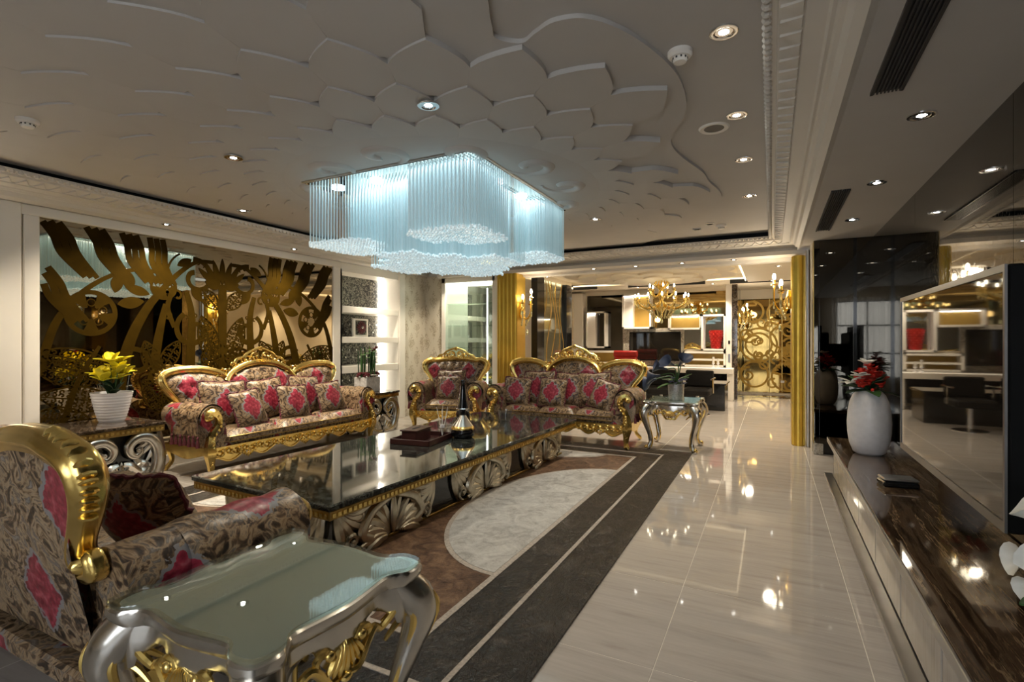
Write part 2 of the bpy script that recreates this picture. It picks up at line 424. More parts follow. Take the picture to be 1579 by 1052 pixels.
def rugs(name, stops, sc, rough, stretch=(1,1,1), bump=.5, spec=.4, dist=1.5):
    n=NT(name); co=n.mapping(n.coord('Object'),stretch); a=n.noise(co,sc,6,.65,dist); b=n.noise(co,sc*9,3,.6,1)
    n.col(n.ramp(n.math('ADD',n.math('MULTIPLY',a,.75),n.math('MULTIPLY',b,.25)),stops)); n.bump(n.math('ADD',a,n.math('MULTIPLY',b,.6)),bump,.02)
    return n.set(rough,0,spec)
M['rug_dark_sheen']=rugs('dark pile with painted sheen',[(.35,(.006,.005,.004)),(.5,(.018,.014,.011)),(.57,(.034,.026,.02)),(.63,(.085,.075,.066)),(.70,(.22,.21,.20))],3.2,.28,(1.6,1,1),.95,.45,2.5)  # pale flecks in the ramp paint the silky highlights of the pile
M['rug_brown']=rugs('brown silky pile',[(.36,(.05,.028,.018)),(.5,(.14,.08,.05)),(.62,(.24,.15,.09)),(.75,(.36,.26,.19))],5,.45,(1,1,1),.7,.25,2)
M['rug_white']=rugs('silver white pile',[(.36,(.30,.29,.27)),(.5,(.48,.47,.45)),(.65,(.62,.61,.58))],6,.5,(1,1,1),.6,.4,1.5)
M['braid']=plain('cream braid',(.42,.37,.32),.6,0,.25,60,.4,150)

# ================================================================== STRUCTURE
XL, XR = -5.85, 1.04          # side walls
YN, YS, YB, YD = -2.4, 7.10, 13.2, 14.5   # near wall, mirrored return wall, rear wall, gilded end wall
ZS, ZT = 2.55, 2.80           # soffit, tray ceiling

# ---- floor with separate tiles
fl=struct(MB().box(XL-.5,YN-.1,-.08,XR+.1,YD+.1,-.0012).build('floor',M['grout'],None,False))
tm=MB().cbox(.002,.002,-.02,.798,.798,0,.0008).mesh('tile',M['tile'],False)
for i in range(-8,2):
    for j in range(-6,16):
        x=-.435+.8*i; y=2.14+.8*j
        if x+.8<XL-.45 or x>XR or y>YD: continue
        link('tile',tm,fl,(x,y,0))

# ---- walls
wl=struct(MB().box(XL-.1,YN,0,XL,.55,ZS+.5).box(XL-.1,2.0,0,XL,5.80,ZS+.5).box(XL-.1,.55,2.45,XL,2.0,ZS+.5).box(XL-.1,5.8,2.45,XL,7.17,ZS+.5).box(XL-.1,7.17,0,XL,7.3,ZS+.5)
    .box(XL-.1,7.95,0,XL,YB,ZS+.5).build('wall_left',M['white'],None,False))
MB().box(XL-.08,7.3,0,XL-.01,7.95,2.8).build('wallpaper',M['wallpaper'],wl,False)
def frame_strip(parent,*b): return MB().cbox(*b,r=.006).build('frame_strip',M['white'],parent,False)
frame_strip(wl,XL,2.03,2.46,XL+.035,5.72,2.55); frame_strip(wl,XL,2.06,.0,XL+.035,2.17,2.46)
frame_strip(wl,XL,5.60,.0,XL+.035,5.74,2.46); frame_strip(wl,XL,7.12,0,XL+.04,7.27,2.52); frame_strip(wl,XL,1.86,0,XL+.05,2.04,2.55)
frame_strip(wl,XL,2.17,0,XL+.03,5.6,.12)
wf=struct(MB().box(XL-.5,7.92,0,-5.44,8.02,2.9).build('wall_far',M['wallpaper'],None,False))
wn=struct(MB().box(XL-.1,YN-.12,0,-1.7,YN,2.9).box(.5,YN-.12,0,XR+.1,YN,2.9).box(-1.7,YN-.12,2.45,.5,YN,2.9).box(-1.7,YN-.12,0,.5,YN,.35).build('wall_near',M['cream'],None,False))
wr=struct(MB().box(XR+.012,YN,0,XR+.1,YS,2.75).build('wall_right',M['black'],None,False))
for k in range(5):
    y0=YN+k*1.9; MB().box(XR,y0+.002,0,XR+.012,y0+1.898,ZS).build('mirror_panel',M['mirror_dark'],wr,False)
# window with sheer curtains behind the camera
wi=struct(MB().box(-1.7,YN-.10,.35,.5,YN-.09,2.45).build('window_1',M['daylight'],None,False))
for x in (-1.7,-.98,-.24,.46): MB().box(x,YN-.09,.35,x+.04,YN-.03,2.45).build('window_bar',M['tv_side'],wi,False)
for z in (.35,1.0,1.75,2.41): MB().box(-1.7,YN-.085,z,.5,YN-.035,z+.04).build('window_bar',M['tv_side'],wi,False)
def curtain_mat():
    n=NT('sheer curtain'); t=n.add('ShaderNodeBsdfTransparent'); d=n.add('ShaderNodeBsdfTranslucent'); f=n.noise(n.mapping(n.coord('Object'),(20,1,.6)),2,3)
    mx=n.add('ShaderNodeMixShader'); n.L(n.math('MULTIPLY_ADD',f,.4,.2),mx.inputs[0]); n.L(t.outputs[0],mx.inputs[1]); n.L(d.outputs[0],mx.inputs[2]); n.L(mx.outputs[0],n.n['Material Output'].inputs[0]); return n.m
M['curtain']=curtain_mat()
for k,(a,b) in enumerate(((-1.8,-.65),(-.6,.6))):
    m=MB(); m.grid(lambda u,v:(a+(b-a)*u,YN+.05+.035*math.sin(u*60),.03+2.5*v),90,1)
    tag(m.build('sheer_curtain',M['curtain']),'white sheer curtain on the %s half of the window, seen mirrored'%('left','right')[k],'curtain','sheer curtains')

# ---- mirrored return wall at the end of the television wall
ws=struct(MB().box(.45,YS+.012,0,XR+.1,YS+.16,2.75).build('wall_return',M['black'],None,False))
for a,b in ((.452,.505),(.508,.845),(.88,XR)): MB().box(a,YS,.13,b,YS+.012,2.548).build('mirror_panel',M['mirror_stub'],ws,False)
MB().box(.845,YS-.004,.13,.88,YS+.012,2.30).build('black_strip',M['black'],ws,False)
MB().cbox(.445,YS-.03,0,.545,YS+.012,.13,.004).build('base_block',M['marble_cream'],ws,False)
MB().box(.445,YS+.0,.13,.452,YS+.16,2.548).build('edge_trim',M['gold_dark'],ws,False)

# ---- gilded columns
def gold_column(x0,x1,y0,y1,z1,label,flutes):
    t=struct(MB().cbox(x0,y0,0,x1,y1,z1,.012).build('column',M['gold_panel'],None,False)); t['label']=label
    n=flutes
    for i in range(n):
        xa=x0+(x1-x0)*(i+.12)/n; xb=x0+(x1-x0)*(i+.88)/n
        MB().tube([((xa+xb)/2,y0,0.0),((xa+xb)/2,y0,z1)],(xb-xa)/2,10,.45,up=(0,1,0)).build('flute',M['gold_panel'],t)
    return t
cl=gold_column(-4.22,-3.84,7.75,8.1,2.5,'fluted gold column left of the opening',5)
crr=gold_column(.23,.385,7.55,8.0,2.45,'plain gold column right of the opening',1)
for z in (.55,1.05,1.6): MB().box(.228,7.546,z,.387,7.55,z+.004).build('joint',M['gold_dark'],crr,False)
MB().tube([(.41,7.5,0),(.41,7.5,2.5)],.024,12).build('trim_1',M['steel']); struct(bpy.data.objects['trim_1'])
struct(MB().box(.436,7.26,0,.46,7.56,2.55).build('trim_2',M['cream'],None,False))
struct(MB().box(-4.29,7.8,0,-4.22,8.1,2.55).build('trim_3',M['white'],None,False))

# ---- tray ceiling: raised field, lobed panel, lotus relief, cove gap, moulded lips and soffits
ce=struct(MB().box(-5.48,YN,ZT,.10,7.62,ZT+.05).build('ceiling',M['ceiling'],None,False))
struct(MB().box(XL-.6,YN-.1,3.02,XR+.2,8.2,3.1).box(XL-.02,YN,2.75,XL+.02,8.2,3.02).box(XL,8.1,2.75,XR,8.2,3.02).build('ceiling_void',M['dark_void'],None,False))  # near-black colour puts the shade of the unlit cove into the surface
fz=lambda px,py:None
lob=[(-1.15,-2.4),(-1.1,-.6),(-1.55,.5),(-1.35,1.3),(-1.05,1.72),(-1.12,2.0),(-1.16,2.12),(-1.07,2.21),(-.98,2.17),(-.86,2.13),(-.71,2.19),(-.57,2.42),(-.46,2.8),(-.45,3.15),(-.5,3.42),(-.6,3.62),(-.65,3.85),(-.62,4.15),(-.52,4.6),(-.5,4.9),(-.44,5.33),(-.5,5.7),(-.85,6.2),(-1.0,6.8),(-1.3,7.2),(-1.7,7.6)]
poly=[(p.x,p.y) for p in cr([p for p in lob],5)]+[(-5.48,7.62),(-5.48,-2.4)]
MB().prism(poly,ZT-.022,ZT,'z').build('lobed_panel',M['ceiling'],ce,True,30)
lobx=lambda y: min((abs(p[1]-y),p[0]) for p in poly[:-2])[1]
CX,CY=-2.74,4.05
RR=[1.42,1.72,2.08,2.48,2.92,3.38]; NP=34
zb=ZT-.022
MB().lathe([(0,zb-.062),(1.36,zb-.062),(1.42,zb-.05),(1.42,zb+.001)],72,(CX,CY,0)).build('medallion',M['ceiling'],ce)
for k in range(1,6):
    ra,rb=RR[k-1]*.93,RR[k]; off=(k%2)*.5; dz=.062-.0115*k
    a=PI/NP; notch=rb-.55*(rb-RR[k-1])
    pl=[]
    for i in range(7):
        t=i/6; ang=-a+a*t; rr=notch+(rb-notch)*(t**.75); pl.append((rr*math.cos(ang),rr*math.sin(ang)))
    pl+=[(p[0],-p[1]) for p in pl[-2::-1]]
    pl+=[(ra*math.cos(q),ra*math.sin(q)) for q in (a*.99,0,-a*.99)]
    # taper the slab so that each petal overlaps like a scale
    m=MB(); m.prism(pl,-dz,0.001,'z'); me=m.mesh('petal',M['ceiling'],False)
    for i in range(NP):
        th=2*PI*(i+off)/NP; ex,ey=CX+rb*math.cos(th),CY+rb*math.sin(th)
        if ex<-5.4 or ex>lobx(ey)-.03 or ey>7.5 or ey<-1.6: continue
        link('petal',me,ce,(CX,CY,zb),(0,0,th))
# swirls on the medallion
for k in range(12):
    th=2*PI*(k+.3)/12; 
    for sgn in (1,):
        pts=[(CX+x*math.cos(th)-y*math.sin(th),CY+x*math.sin(th)+y*math.cos(th),zb-.062) for x,y in spiral(1.14,0,.21,.05,200,-150,22)]
        MB().tube(pts,[.012,.045,.05,.035],8,.5,up=(0,0,1)).build('scroll_relief',M['ceiling'],ce)
# cornices: profile (distance from soffit edge, height)
def cornice(name, fn, L, beads):
    prof=[(.37,ZS),(.34,ZS-.012),(.32,ZS),(.30,ZS+.01),(.28,ZS+.045),(.26,ZS+.05),(.25,ZS+.06),(.235,ZS+.06),(.225,ZS+.072),(.15,ZS+.085),(.145,ZS+.10),(.10,ZS+.11),(.055,ZS+.125),(.05,ZS+.145),(.025,ZS+.15),(.0,ZS+.155),(.0,ZS+.175),(.30,ZS+.175)]
    m=MB(); m.loft([[fn(d,z,0) for d,z in prof],[fn(d,z,L) for d,z in prof]],closed=True,cap=True)
    t=struct(m.build(name,M['cornice'],None,True,25))
    b=MB(); n=int(L/.052)
    for i in range(n):
        if beads: b.ell(fn(.012,ZS+.152,(i+.5)*.052),.022,6,4)
    if beads: tag(b.build('bead_row',M['cornice'],t),kind='stuff')
    d=MB(); n=int(L/.11)
    for i in range(n):
        p=[fn(.145,ZS+.104,(i+.1)*.11),fn(.062,ZS+.123,(i+.5)*.11),fn(.145,ZS+.104,(i+.9)*.11)]
        q=[fn(.14,ZS+.090,(i+.1)*.11),fn(.06,ZS+.109,(i+.5)*.11),fn(.14,ZS+.090,(i+.9)*.11)]
        d.add(p+q,[(0,1,2),(5,4,3),(0,3,4,1),(1,4,5,2),(2,5,3,0)])
    tag(d.build('leaf_band',M['cornice'],t,False),kind='stuff')
    return t
cornice('trim_4',lambda d,z,l:(-.03+d,YN+l,z),9.9,True)
cornice('trim_5',lambda d,z,l:(-5.38-d,YN+l,z),9.9,True)
cornice('trim_6',lambda d,z,l:(.3-l,7.50+d,z),5.7,True)
so=struct(MB().box(.3,YN,ZS,XR+.1,7.9,ZS+.06).box(XL-.1,YN,ZS,-5.7,7.9,ZS+.06).box(-5.7,7.82,ZS,XR+.1,8.25,ZS+.06).build('ceiling_soffit',M['ceiling'],None,False))
# beam over the opening
bm=struct(MB().box(-5.45,7.72,2.50,.46,8.05,2.552).box(-4.2,8.0,2.46,.46,8.2,2.55).build('trim_7',M['cornice'],None,False))

# ---- rear room shell
struct(MB().box(XL,8.2,2.78,.7,YD+.1,2.84).build('ceiling_rear',M['cream'],None,False))
rm=struct(MB().box(XL,8.2,2.60,.7,8.75,2.78).box(XL,YB-1.25,2.66,.7,YD+.1,2.78).box(XL,8.7,2.60,-4.4,YB-1.2,2.78).box(-.45,8.7,2.60,.7,YB-1.2,2.78).build('ceiling_border',M['cream'],None,False))
rcl=MB().box(-4.35,8.78,2.60,-.5,8.80,2.63).box(-4.35,YB-1.3,2.67,-.5,YB-1.28,2.70).box(-4.37,8.8,2.62,-4.35,YB-1.3,2.66).box(-.5,8.8,2.62,-.48,YB-1.3,2.66).build('cove_light',M['led_warm'],rm,False)
# scalloped floating medallion
def scallop(cx,cy,r,n,depth,ys): 
    return [(cx+(r+depth*abs(math.sin(n*t/2)))*math.cos(t),cy+ys*(r+depth*abs(math.sin(n*t/2)))*math.sin(t)) for t in [2*PI*i/160 for i in range(160)]]
for i,(r,z) in enumerate(((1.45,2.69),(1.15,2.65),(.8,2.61),(.45,2.58))):
    MB().prism(scallop(-2.2,10.4,r,8,.25,1.0),z-.04,z+.1,'z').build('scalloped_layer',M['cream'],rm,True,30)
wb=struct(MB().box(XL,YB,0,-.72,YB+.1,2.8).build('wall_rear',M['cream'],None,False))
struct(MB().box(-.82,YB,0,-.72,YD,2.8).build('wall_corridor',M['black'],None,False))
struct(MB().box(-.9,YD,0,.8,YD+.1,2.8).build('wall_end',M['cream'],None,False))
struct(MB().box(.62,7.9,0,.72,YD,2.8).build('wall_side',M['cream'],None,False))
struct(MB().box(-5.84,8.05,0,-4.3,8.12,2.8).build('wall_partition',M['white'],None,False))
# thresholds / inlaid stone border in front of the gilded end wall
ins=struct(MB().box(-.70,13.62,0,.6,13.70,.004).build('floor_inlay',M['marble_dark'],None,False))
for i in range(9): MB().box(-.3+.1*i,13.8,0,-.21+.1*i,14.1,.005).build('mosaic_piece',M['gold_dark'] if i%2 else M['marble_cream'],ins,False)
MB().box(-.36,13.74,0,.6,13.79,.004).build('inlay_band',M['marble_dark'],ins,False)
MB().box(-.36,14.12,0,.6,14.17,.004).build('inlay_band',M['marble_dark'],ins,False)

# ---- ceiling fittings
def grille(x0,x1,y0,y1,z,label,axis='y',n=8):
    t=thing('air_grille',label,'vent',((x0+x1)/2,(y0+y1)/2,z),0,'linear air grilles')
    lx,ly=(x1-x0)/2,(y1-y0)/2
    MB().box(-lx,-ly,-.002,lx,ly,.006).build('backing',M['dark_void'],t,False)
    for i in range(n):
        if axis=='y': a=-lx+2*lx*(i+.3)/n; b=-lx+2*lx*(i+.75)/n; MB().box(a,-ly,-.012,b,ly,-.002).build('slat',M['grille'],t,False)
        else: a=-ly+2*ly*(i+.3)/n; b=-ly+2*ly*(i+.75)/n; MB().box(-lx,a,-.012,lx,b,-.002).build('slat',M['grille'],t,False)
    for s in (-1,1):
        if axis=='y': MB().box(s*lx-.006,-ly,-.014,s*lx+.006,ly,-.0).build('rim',M['grille'],t,False)
grille(.43,.55,.9,3.0,ZS,'long dark slatted grille in the soffit nearest the camera')
grille(.43,.55,4.8,6.46,ZS,'slatted air grille in the soffit nearer the gold column')
def wall_grille(x0,x1,z0,z1,y,label):
    t=thing('air_grille',label,'vent',((x0+x1)/2,y,z0),0,'wall air grilles')
    MB().box(-(x1-x0)/2,-.005,0,(x1-x0)/2,0,z1-z0).build('backing',M['dark_void'],t,False)
    for i in range(5): q=(z1-z0)*(i+.2)/5; MB().box(-(x1-x0)/2,-.014,q,(x1-x0)/2,-.005,q+(z1-z0)*.1).build('slat',M['grille'],t,False)
DL=[]
def downlight(x,y,z,label,e=26,col=WARM,r=.05,spot=115):
    t=thing('downlight',label,'downlight',(x,y,z),0,'recessed downlights')
    MB().lathe([(r*.8,.0),(r*.8,-.004),(r*1.0,-.009),(r*1.28,-.006),(r*1.3,0)],20).build('rim',M['chrome'],t)
    MB().lathe([(r*.5,-.001),(r*.8,-.003)],18).build('reflector',M['chrome'],t); MB().lathe([(0,-.0045),(r*.4,-.0045),(r*.52,-.002)],16).build('lens',M['lens'],t)
    light('downlight_beam','SPOT',(0,0,-.03),e,col,.02,parent=t,spot=spot,blend=.9)
    return t
zp=zb-.0
for a in [(-1.79,2.45,ZT-.068,'large bright downlight among the ceiling petals above the chandelier'),(-3.61,2.49,ZT-.068,'downlight among the ceiling petals left of the chandelier'),(-1.79,5.63,ZT-.06,'downlight in the petals right of the chandelier, partly shaded')]:
    downlight(a[0],a[1],a[2]-.002,a[3],80 if a[1]>5 else 50)
for y,l in ((2.59,'nearest of the four downlights in line along the cornice'),(3.58,'second downlight along the cornice, beside the round speaker'),(4.48,'third downlight along the cornice from the camera'),(5.63,'farthest of the four downlights in line along the cornice')): downlight(-.2,y,ZT,l,11)
for y,l in ((2.64,'nearest tiny downlight over the etched mirror side of the tray'),(3.67,'middle tiny downlight over the etched mirror side of the tray'),(4.34,'third tiny downlight beside the chandelier over the mirror')): downlight(-5.16,y,zb,l,105)
for y,l in ((3.41,'nearest downlight in the soffit above the television'),(4.71,'middle downlight in the soffit above the television'),(6.04,'farthest downlight in the soffit above the white vase')): downlight(.71,y,ZS,l,8)
for y,l in ((3.09,'left downlight in the narrow soffit above the etched mirror'),(4.67,'right downlight in the narrow soffit above the etched mirror'),(6.5,'downlight in the soffit above the lit wall niche')): downlight(-5.55,y,ZS,l,60,r=.035)
for x,l in ((-2.53,'leftmost downlight in the beam over the opening'),(-1.86,'second downlight from the left in the beam'),(-1.18,'third downlight from the left in the beam'),(-.48,'rightmost downlight in the beam over the opening')): downlight(x,7.87,2.50,l,48,r=.04)
downlight(-5.1,7.6,ZS-.002,'added downlight brightening the damask papered corner',45,r=.035)  # extra lamp added to brighten the dark papered corner
downlight(-5.55,1.2,ZS,'downlight in the soffit at the left edge of the picture',60,r=.035)
for x,y,l in ((-3.9,9.2,'downlight in the left border of the rear ceiling'),(.1,9.6,'downlight in the rear passage ceiling near the gold column'),(.0,11.8,'downlight in the rear passage ceiling near the gilded wall'),(-2.9,12.5,'downlight above the rear television'),(-1.2,12.5,'downlight above the red vase')): downlight(x,y,2.60 if y<11.9 else 2.66,l,110,r=.04)
def detector(x,y,z,label,r=.06):
    t=thing('smoke_detector',label,'smoke detector',(x,y,z))
    MB().lathe([(0,0),(r,0),(r,-.02),(r*.85,-.03),(r*.82,-.032)],24).build('base',M['white'],t)
    MB().lathe([(r*.6,-.03),(r*.6,-.045),(r*.5,-.055),(0,-.057)],20).build('sensor_cap',M['white'],t)
    for k in range(10): a=2*PI*k/10; MB().box(-.004,-.002,-.043,.004,.002,-.034).build('slot',M['grille'],t,False,loc=(r*.61*math.cos(a),r*.61*math.sin(a),0),rot=(0,0,a+PI/2))
detector(-.41,2.67,ZT,'round white smoke detector beside the wavy ceiling edge')
detector(-4.27,1.53,zb,'round white smoke detector at the left edge of the ceiling')
detector(-.56,6.88,ZT,'small white smoke detector at the far end of the tray')
t=thing('ceiling_speaker','round grey ceiling speaker beside the second downlight','speaker',(-.35,3.73,ZT))
MB().lathe([(.065,0),(.065,-.006),(.09,-.01),(.1,0)],28).build('rim',M['white'],t); MB().lathe([(0,-.004),(.065,-.005)],24).build('mesh_cover',M['grille'],t)
t=thing('ceiling_sensor','small square sensor at the far end of the tray','sensor',(-.86,6.98,ZT)); MB().box(-.05,-.04,-.01,.05,.04,0).build('plate',M['steel'],t,False); MB().box(-.03,-.02,-.014,.03,.02,-.01).build('window',M['black'],t,False)
t=thing('ceiling_sensor','small round dark sensor beside the far smoke detector','sensor',(-.68,6.74,ZT)); MB().lathe([(.05,0),(.055,-.008),(.04,-.012)],16).build('rim',M['white'],t); MB().lathe([(0,-.01),(.038,-.012)],14).build('eye',M['black'],t)

# ================================================================== ETCHED MIRROR
mt=thing('etched_mirror','large bronze wall mirror etched with scrolls, flowers and wavy rays','mirror',(XL,3.885,0))
MB().box(.0,-1.715,.12,.012,1.715,2.46).build('mirror_glass',M['mirror_bronze'],mt,False)
TH=[.012,.0142]
def et(name,pts,w,n=6,sm=True):
    p=cr(pts,n) if sm else pts
    TH[1]+=2e-5
    return MB().ribbon([(q[0],q[1]) for q in p],w,TH[0],TH[1],'x').build(name,M['etch'],mt,False)
def disc(name,poly,cut=None):
    TH[1]+=2e-5; return MB().prism(poly,TH[0],TH[1],'x').build(name,M['etch'],mt,False)
def circ(cx,cz,r,n=28,k=1): return [(cx+r*math.cos(2*PI*i/n),cz+k*r*math.sin(2*PI*i/n)) for i in range(n)]
def leafp(cx,cz,L,W,a):
    o=[]
    for i in range(17):
        t=i/16; o.append((t*L,W*math.sin(PI*t)**.8))
    o+=[(x,-y) for x,y in o[-2:0:-1]]
    ca,sa=math.cos(a),math.sin(a); return [(cx+x*ca-y*sa,cz+x*sa+y*ca) for x,y in o]
def lace(s,cx,cz,L,W,deg):
    TH[1]+=2e-5; m=MB(); an=math.radians(deg); ca,sa=math.cos(an),math.sin(an); tr=lambda x,y:(s*(cx+x*ca-y*sa),cz+x*sa+y*ca)
    pl=leafp(0,0,L,W,0); pl=pl+pl[:1]; m.ribbon([tr(*p) for p in pl],.016,TH[0],TH[1],'x'); m.ribbon([tr(0,0),tr(L,0)],.012,TH[0],TH[1],'x')
    r=random.Random(int(deg+100*L)); n=int(L/.055)
    for i in range(1,n):
        x=L*i/n; w=W*math.sin(PI*i/n)**.8
        for sg in (-1,1):
            for j in range(int(w/.035)+1):
                y=sg*(.025+.035*j)
                if abs(y)<w-.008:
                    a0=r.uniform(0,360); m.ribbon([tr(x+u,y+v) for u,v in spiral(0,0,.022,.008,a0,a0+300,7)],.013,TH[0],TH[1],'x')
    return m.build('lace_leaf',M['etch'],mt,False)
for s in (-1,1):
    q=lambda L:[(s*a,b) for a,b in L]
    # sweeping stalks
    et('stalk',q([(1.72,1.05),(1.6,1.5),(1.42,1.78),(1.2,1.97),(.95,2.08),(.72,2.08),(.55,2.02)]),[.08,.055,.04,.04,.035])
    et('stalk',q([(1.15,.12),(1.1,.8),(1.0,1.3),(.85,1.65),(.66,1.92),(.48,2.12),(.3,2.25),(.12,2.27)]),[.15,.12,.09,.06,.045,.04])
    et('stalk',q([(.38,.12),(.38,1.0),(.36,1.6),(.42,1.9)]),[.12,.11,.08,.05])
    et('stalk',q([(1.6,.3),(1.45,.9),(1.25,1.3)]),[.06,.05,.03])
    et('stalk',q([(.78,.9),(.72,1.35),(.64,1.75)]),[.1,.09,.05])
    # big volutes
    et('volute',q(spiral(.31,2.07,.21,.06,80,430,30)),[.055,.05,.045,.06],1,False)
    et('volute',q(spiral(.34,1.47,.21,.06,60,-290,30)),[.05,.06,.06,.05],1,False)
    et('volute',q([(.55,1.95),(.62,1.72),(.55,1.5)]),.05)
    et('volute',q(spiral(.93,1.12,.17,.05,30,330,26)),[.05,.05,.06],1,False)
    et('curl',q(spiral(.52,1.85,.075,.02,0,300,16)),.025,1,False); et('curl',q(spiral(.62,1.62,.06,.02,0,300,16)),.022,1,False)
    et('curl',q(spiral(.36,2.09,.26,.26,-40,60,10)),.02,1,False)
    for k in range(7):
        a=math.radians(60+k*36); et('curl',q(spiral(.34+.165*math.cos(a),1.47+.165*math.sin(a),.028,.012,0,290,8)),.014,1,False)
        et('curl',q(spiral(.31+.165*math.cos(a),2.07+.165*math.sin(a),.028,.012,0,290,8)),.014,1,False)
    # flowers in roundels
    for (fx,fz,fr) in ((.66,1.93,.125),(1.32,1.62,.20)):
        ring=circ(0,0,fr,36); et('roundel',q([(fx+a,fz+b) for a,b in ring+ring[:1]]),fr*.22,1,False)
        for k in range(5):
            a0=PI/2+2*PI*k/5; et('roundel_web',q([(fx+fr*.98*math.cos(a0+PI/5),fz+fr*.98*math.sin(a0+PI/5)),(fx+fr*.30*math.cos(a0+PI/5),fz+fr*.30*math.sin(a0+PI/5))]),[fr*.75,fr*.10],1,False)
            et('flower_petal',q([(fx+fr*.5*math.cos(a0)+fr*.17*math.cos(t),fz+fr*.5*math.sin(a0)+fr*.17*math.sin(t)) for t in [2*PI*i/14 for i in range(15)]]),fr*.05,1,False)
    # buds and leaves
    for a in ((.98,1.86,.22,.06,80),(1.12,1.83,.2,.055,100),(.80,1.84,.24,.05,15),(1.1,1.72,.25,.06,170),(.52,2.18,.18,.045,150),(.25,1.80,.2,.05,55)): disc('bud',q(leafp(a[0],a[1],a[2],a[3],math.radians(a[4]))))
    for k,a in enumerate(((1.72,1.25,.62,.10,195),(1.25,.95,.55,.11,20),(1.72,.85,.62,.12,190),(1.3,.55,.5,.12,15),(1.7,.45,.5,.11,170),(.85,1.35,.42,.09,250),(.5,1.35,.38,.085,300),(.86,.95,.45,.1,240),(.5,.95,.45,.1,290),(.24,1.2,.5,.07,245),(.14,1.35,.42,.11,270))):
        lace(s,*a)
    # wavy sun rays, each of three stripes
    for (x0,z0,dx) in ((1.78,2.02,0),(1.70,2.44,0),(1.36,2.44,.03),(1.06,2.44,.10),(.80,2.44,.17)):
        for k in range(3):
            off=k*.064
            pts=cr([(x0-off,z0),(x0-.09+dx*.4-off,z0-.13),(x0-.15+dx*.7-off,z0-.28),(x0-.33+dx-off*.8,z0-.48)],6)
            pts=[(p[0],p[1]) for p in pts if p[0]<1.69]
            if len(pts)>5: et('wavy_ray',q(pts),[.055,.059,.059,.04],1,False)
# central stem and palmette
et('stem',[(0,.12),(0,2.02)],[.11,.10],1,False)
for k in range(-3,4): disc('palmette_leaf',leafp(.03*k,2.0,.33-.02*abs(k),.034,PI/2-k*.27))
for s in (-1,1):
    disc('palmette_leaf',leafp(s*.02,1.98,.2,.06,PI/2-s*1.25)); lace(1,s*.06,1.72,.3,.085,90-s*40); lace(1,s*.06,1.05,.62,.12,90-s*18)

# ================================================================== LIT WALL NICHES
def niche(y0,y1,label,led=True):
    t=thing('shelf_niche',label,'shelving',(XL,y0,0)); W=y1-y0; D=.40
    MB().box(-D-.02,0,0,-D,W,2.45).build('back_panel',M['damask_dark'],t,False)
    MB().box(-D,-.03,0,0,0,2.45).build('side_panel',M['white'],t,False); MB().box(-D,W,0,0,W+.03,2.45).build('side_panel',M['white'],t,False)
    MB().box(-D,0,2.42,0,W,2.45).build('top_panel',M['white'],t,False)
    for a,b in ((.85,.96),(1.32,1.415),(1.79,1.89)): MB().cbox(-D,0,a,.012,W,b,.004).build('shelf',M['white'],t,False)
    MB().box(-D,0,0,0,W,.4).build('plinth',M['white'],t,False)
    for a,b in ((.42,.84),(.97,1.31),(1.43,1.78),(1.9,2.41)): MB().box(-D+.002,W-.055,a,-D+.03,W-.02,b).build('led_strip',M['led'],t,False)
    for zc in (1.63,1.5,1.2,1.08,.7,.55):
        for k in range(8): MB().ell((-D+.002,.08+.16*k+(.08 if zc in (1.5,1.08,.55) else 0),zc),(.006,.014,.014),6,4).build('stud',M['chrome'],t)
    return t
niche(5.80,7.12,'white wall niche with pewter damask back and lit shelves beside the mirror')
niche(.55,1.90,'white lit wall niche cut by the left edge of the picture')
pf=thing('picture_frame','square white frame holding a dark red flower on a niche shelf','picture frame',(XL-.22,6.42,1.417))
MB().cbox(-.02,-.17,0,.02,.17,.30,.004).build('frame',M['white'],pf,False); MB().box(.02,-.125,.035,.024,.125,.27).build('picture',M['damask_dark'],pf,False)
m=MB()
for ring,(r,n,l) in enumerate(((.085,14,.05),(.06,12,.045),(.04,9,.035))):
    for k in range(n):
        a=2*PI*k/n+ring*.2; m.ell((.035+.008*ring,r*math.cos(a),.155+r*math.sin(a)),(.008,l*.55,l*.32),6,4,Matrix.Rotation(a,3,'X'))
fo=m.build('flower',M['maroon_petal'],pf); fo['label']='dark red layered flower'
MB().ell((.055,0,.155),(.01,.02,.02),8,5).build('flower_centre',M['silver'],fo)

# ================================================================== GLASS DISPLAY CABINET
gc=thing('display_cabinet','white cabinet with glass doors and glass shelves beside the gold column','cabinet',(-4.865,7.85,0)); W=.575
for a in (-W,W-.08): MB().cbox(a,0,0,a+.08,.06,2.5,.005).build('stile',M['white'],gc,False)
MB().cbox(-W,0,2.41,W,.06,2.5,.005).build('top_rail',M['white'],gc,False); MB().cbox(-W,0,0,W,.06,.3,.005).build('bottom_rail',M['white'],gc,False)
MB().box(-W,.06,0,-W+.02,.22,2.5).build('side_panel',M['white'],gc,False); MB().box(W-.02,.06,0,W,.22,2.5).build('side_panel',M['white'],gc,False)
MB().box(-W+.02,.19,.3,-.12,.2,2.41).build('back_panel',M['white'],gc,False); MB().box(-.12,.185,.3,W-.02,.19,2.35).build('back_mirror',M['mirror_clear'],gc,False)
MB().box(-W+.08,.02,.3,-.005,.026,2.41).build('door_glass',M['glass'],gc,False); MB().box(.005,.02,.3,W-.08,.026,2.41).build('door_glass',M['glass'],gc,False)
for z in (.75,1.22,1.62,2.02): MB().box(-W+.02,.04,z,W-.02,.185,z+.012).build('shelf',M['glass_green'],gc,False)
MB().box(-W+.03,.07,2.38,W-.03,.1,2.40).build('led_strip',M['led'],gc,False)
MB().box(.29,.17,.3,.30,.18,2.3).build('led_strip',M['led'],gc,False)

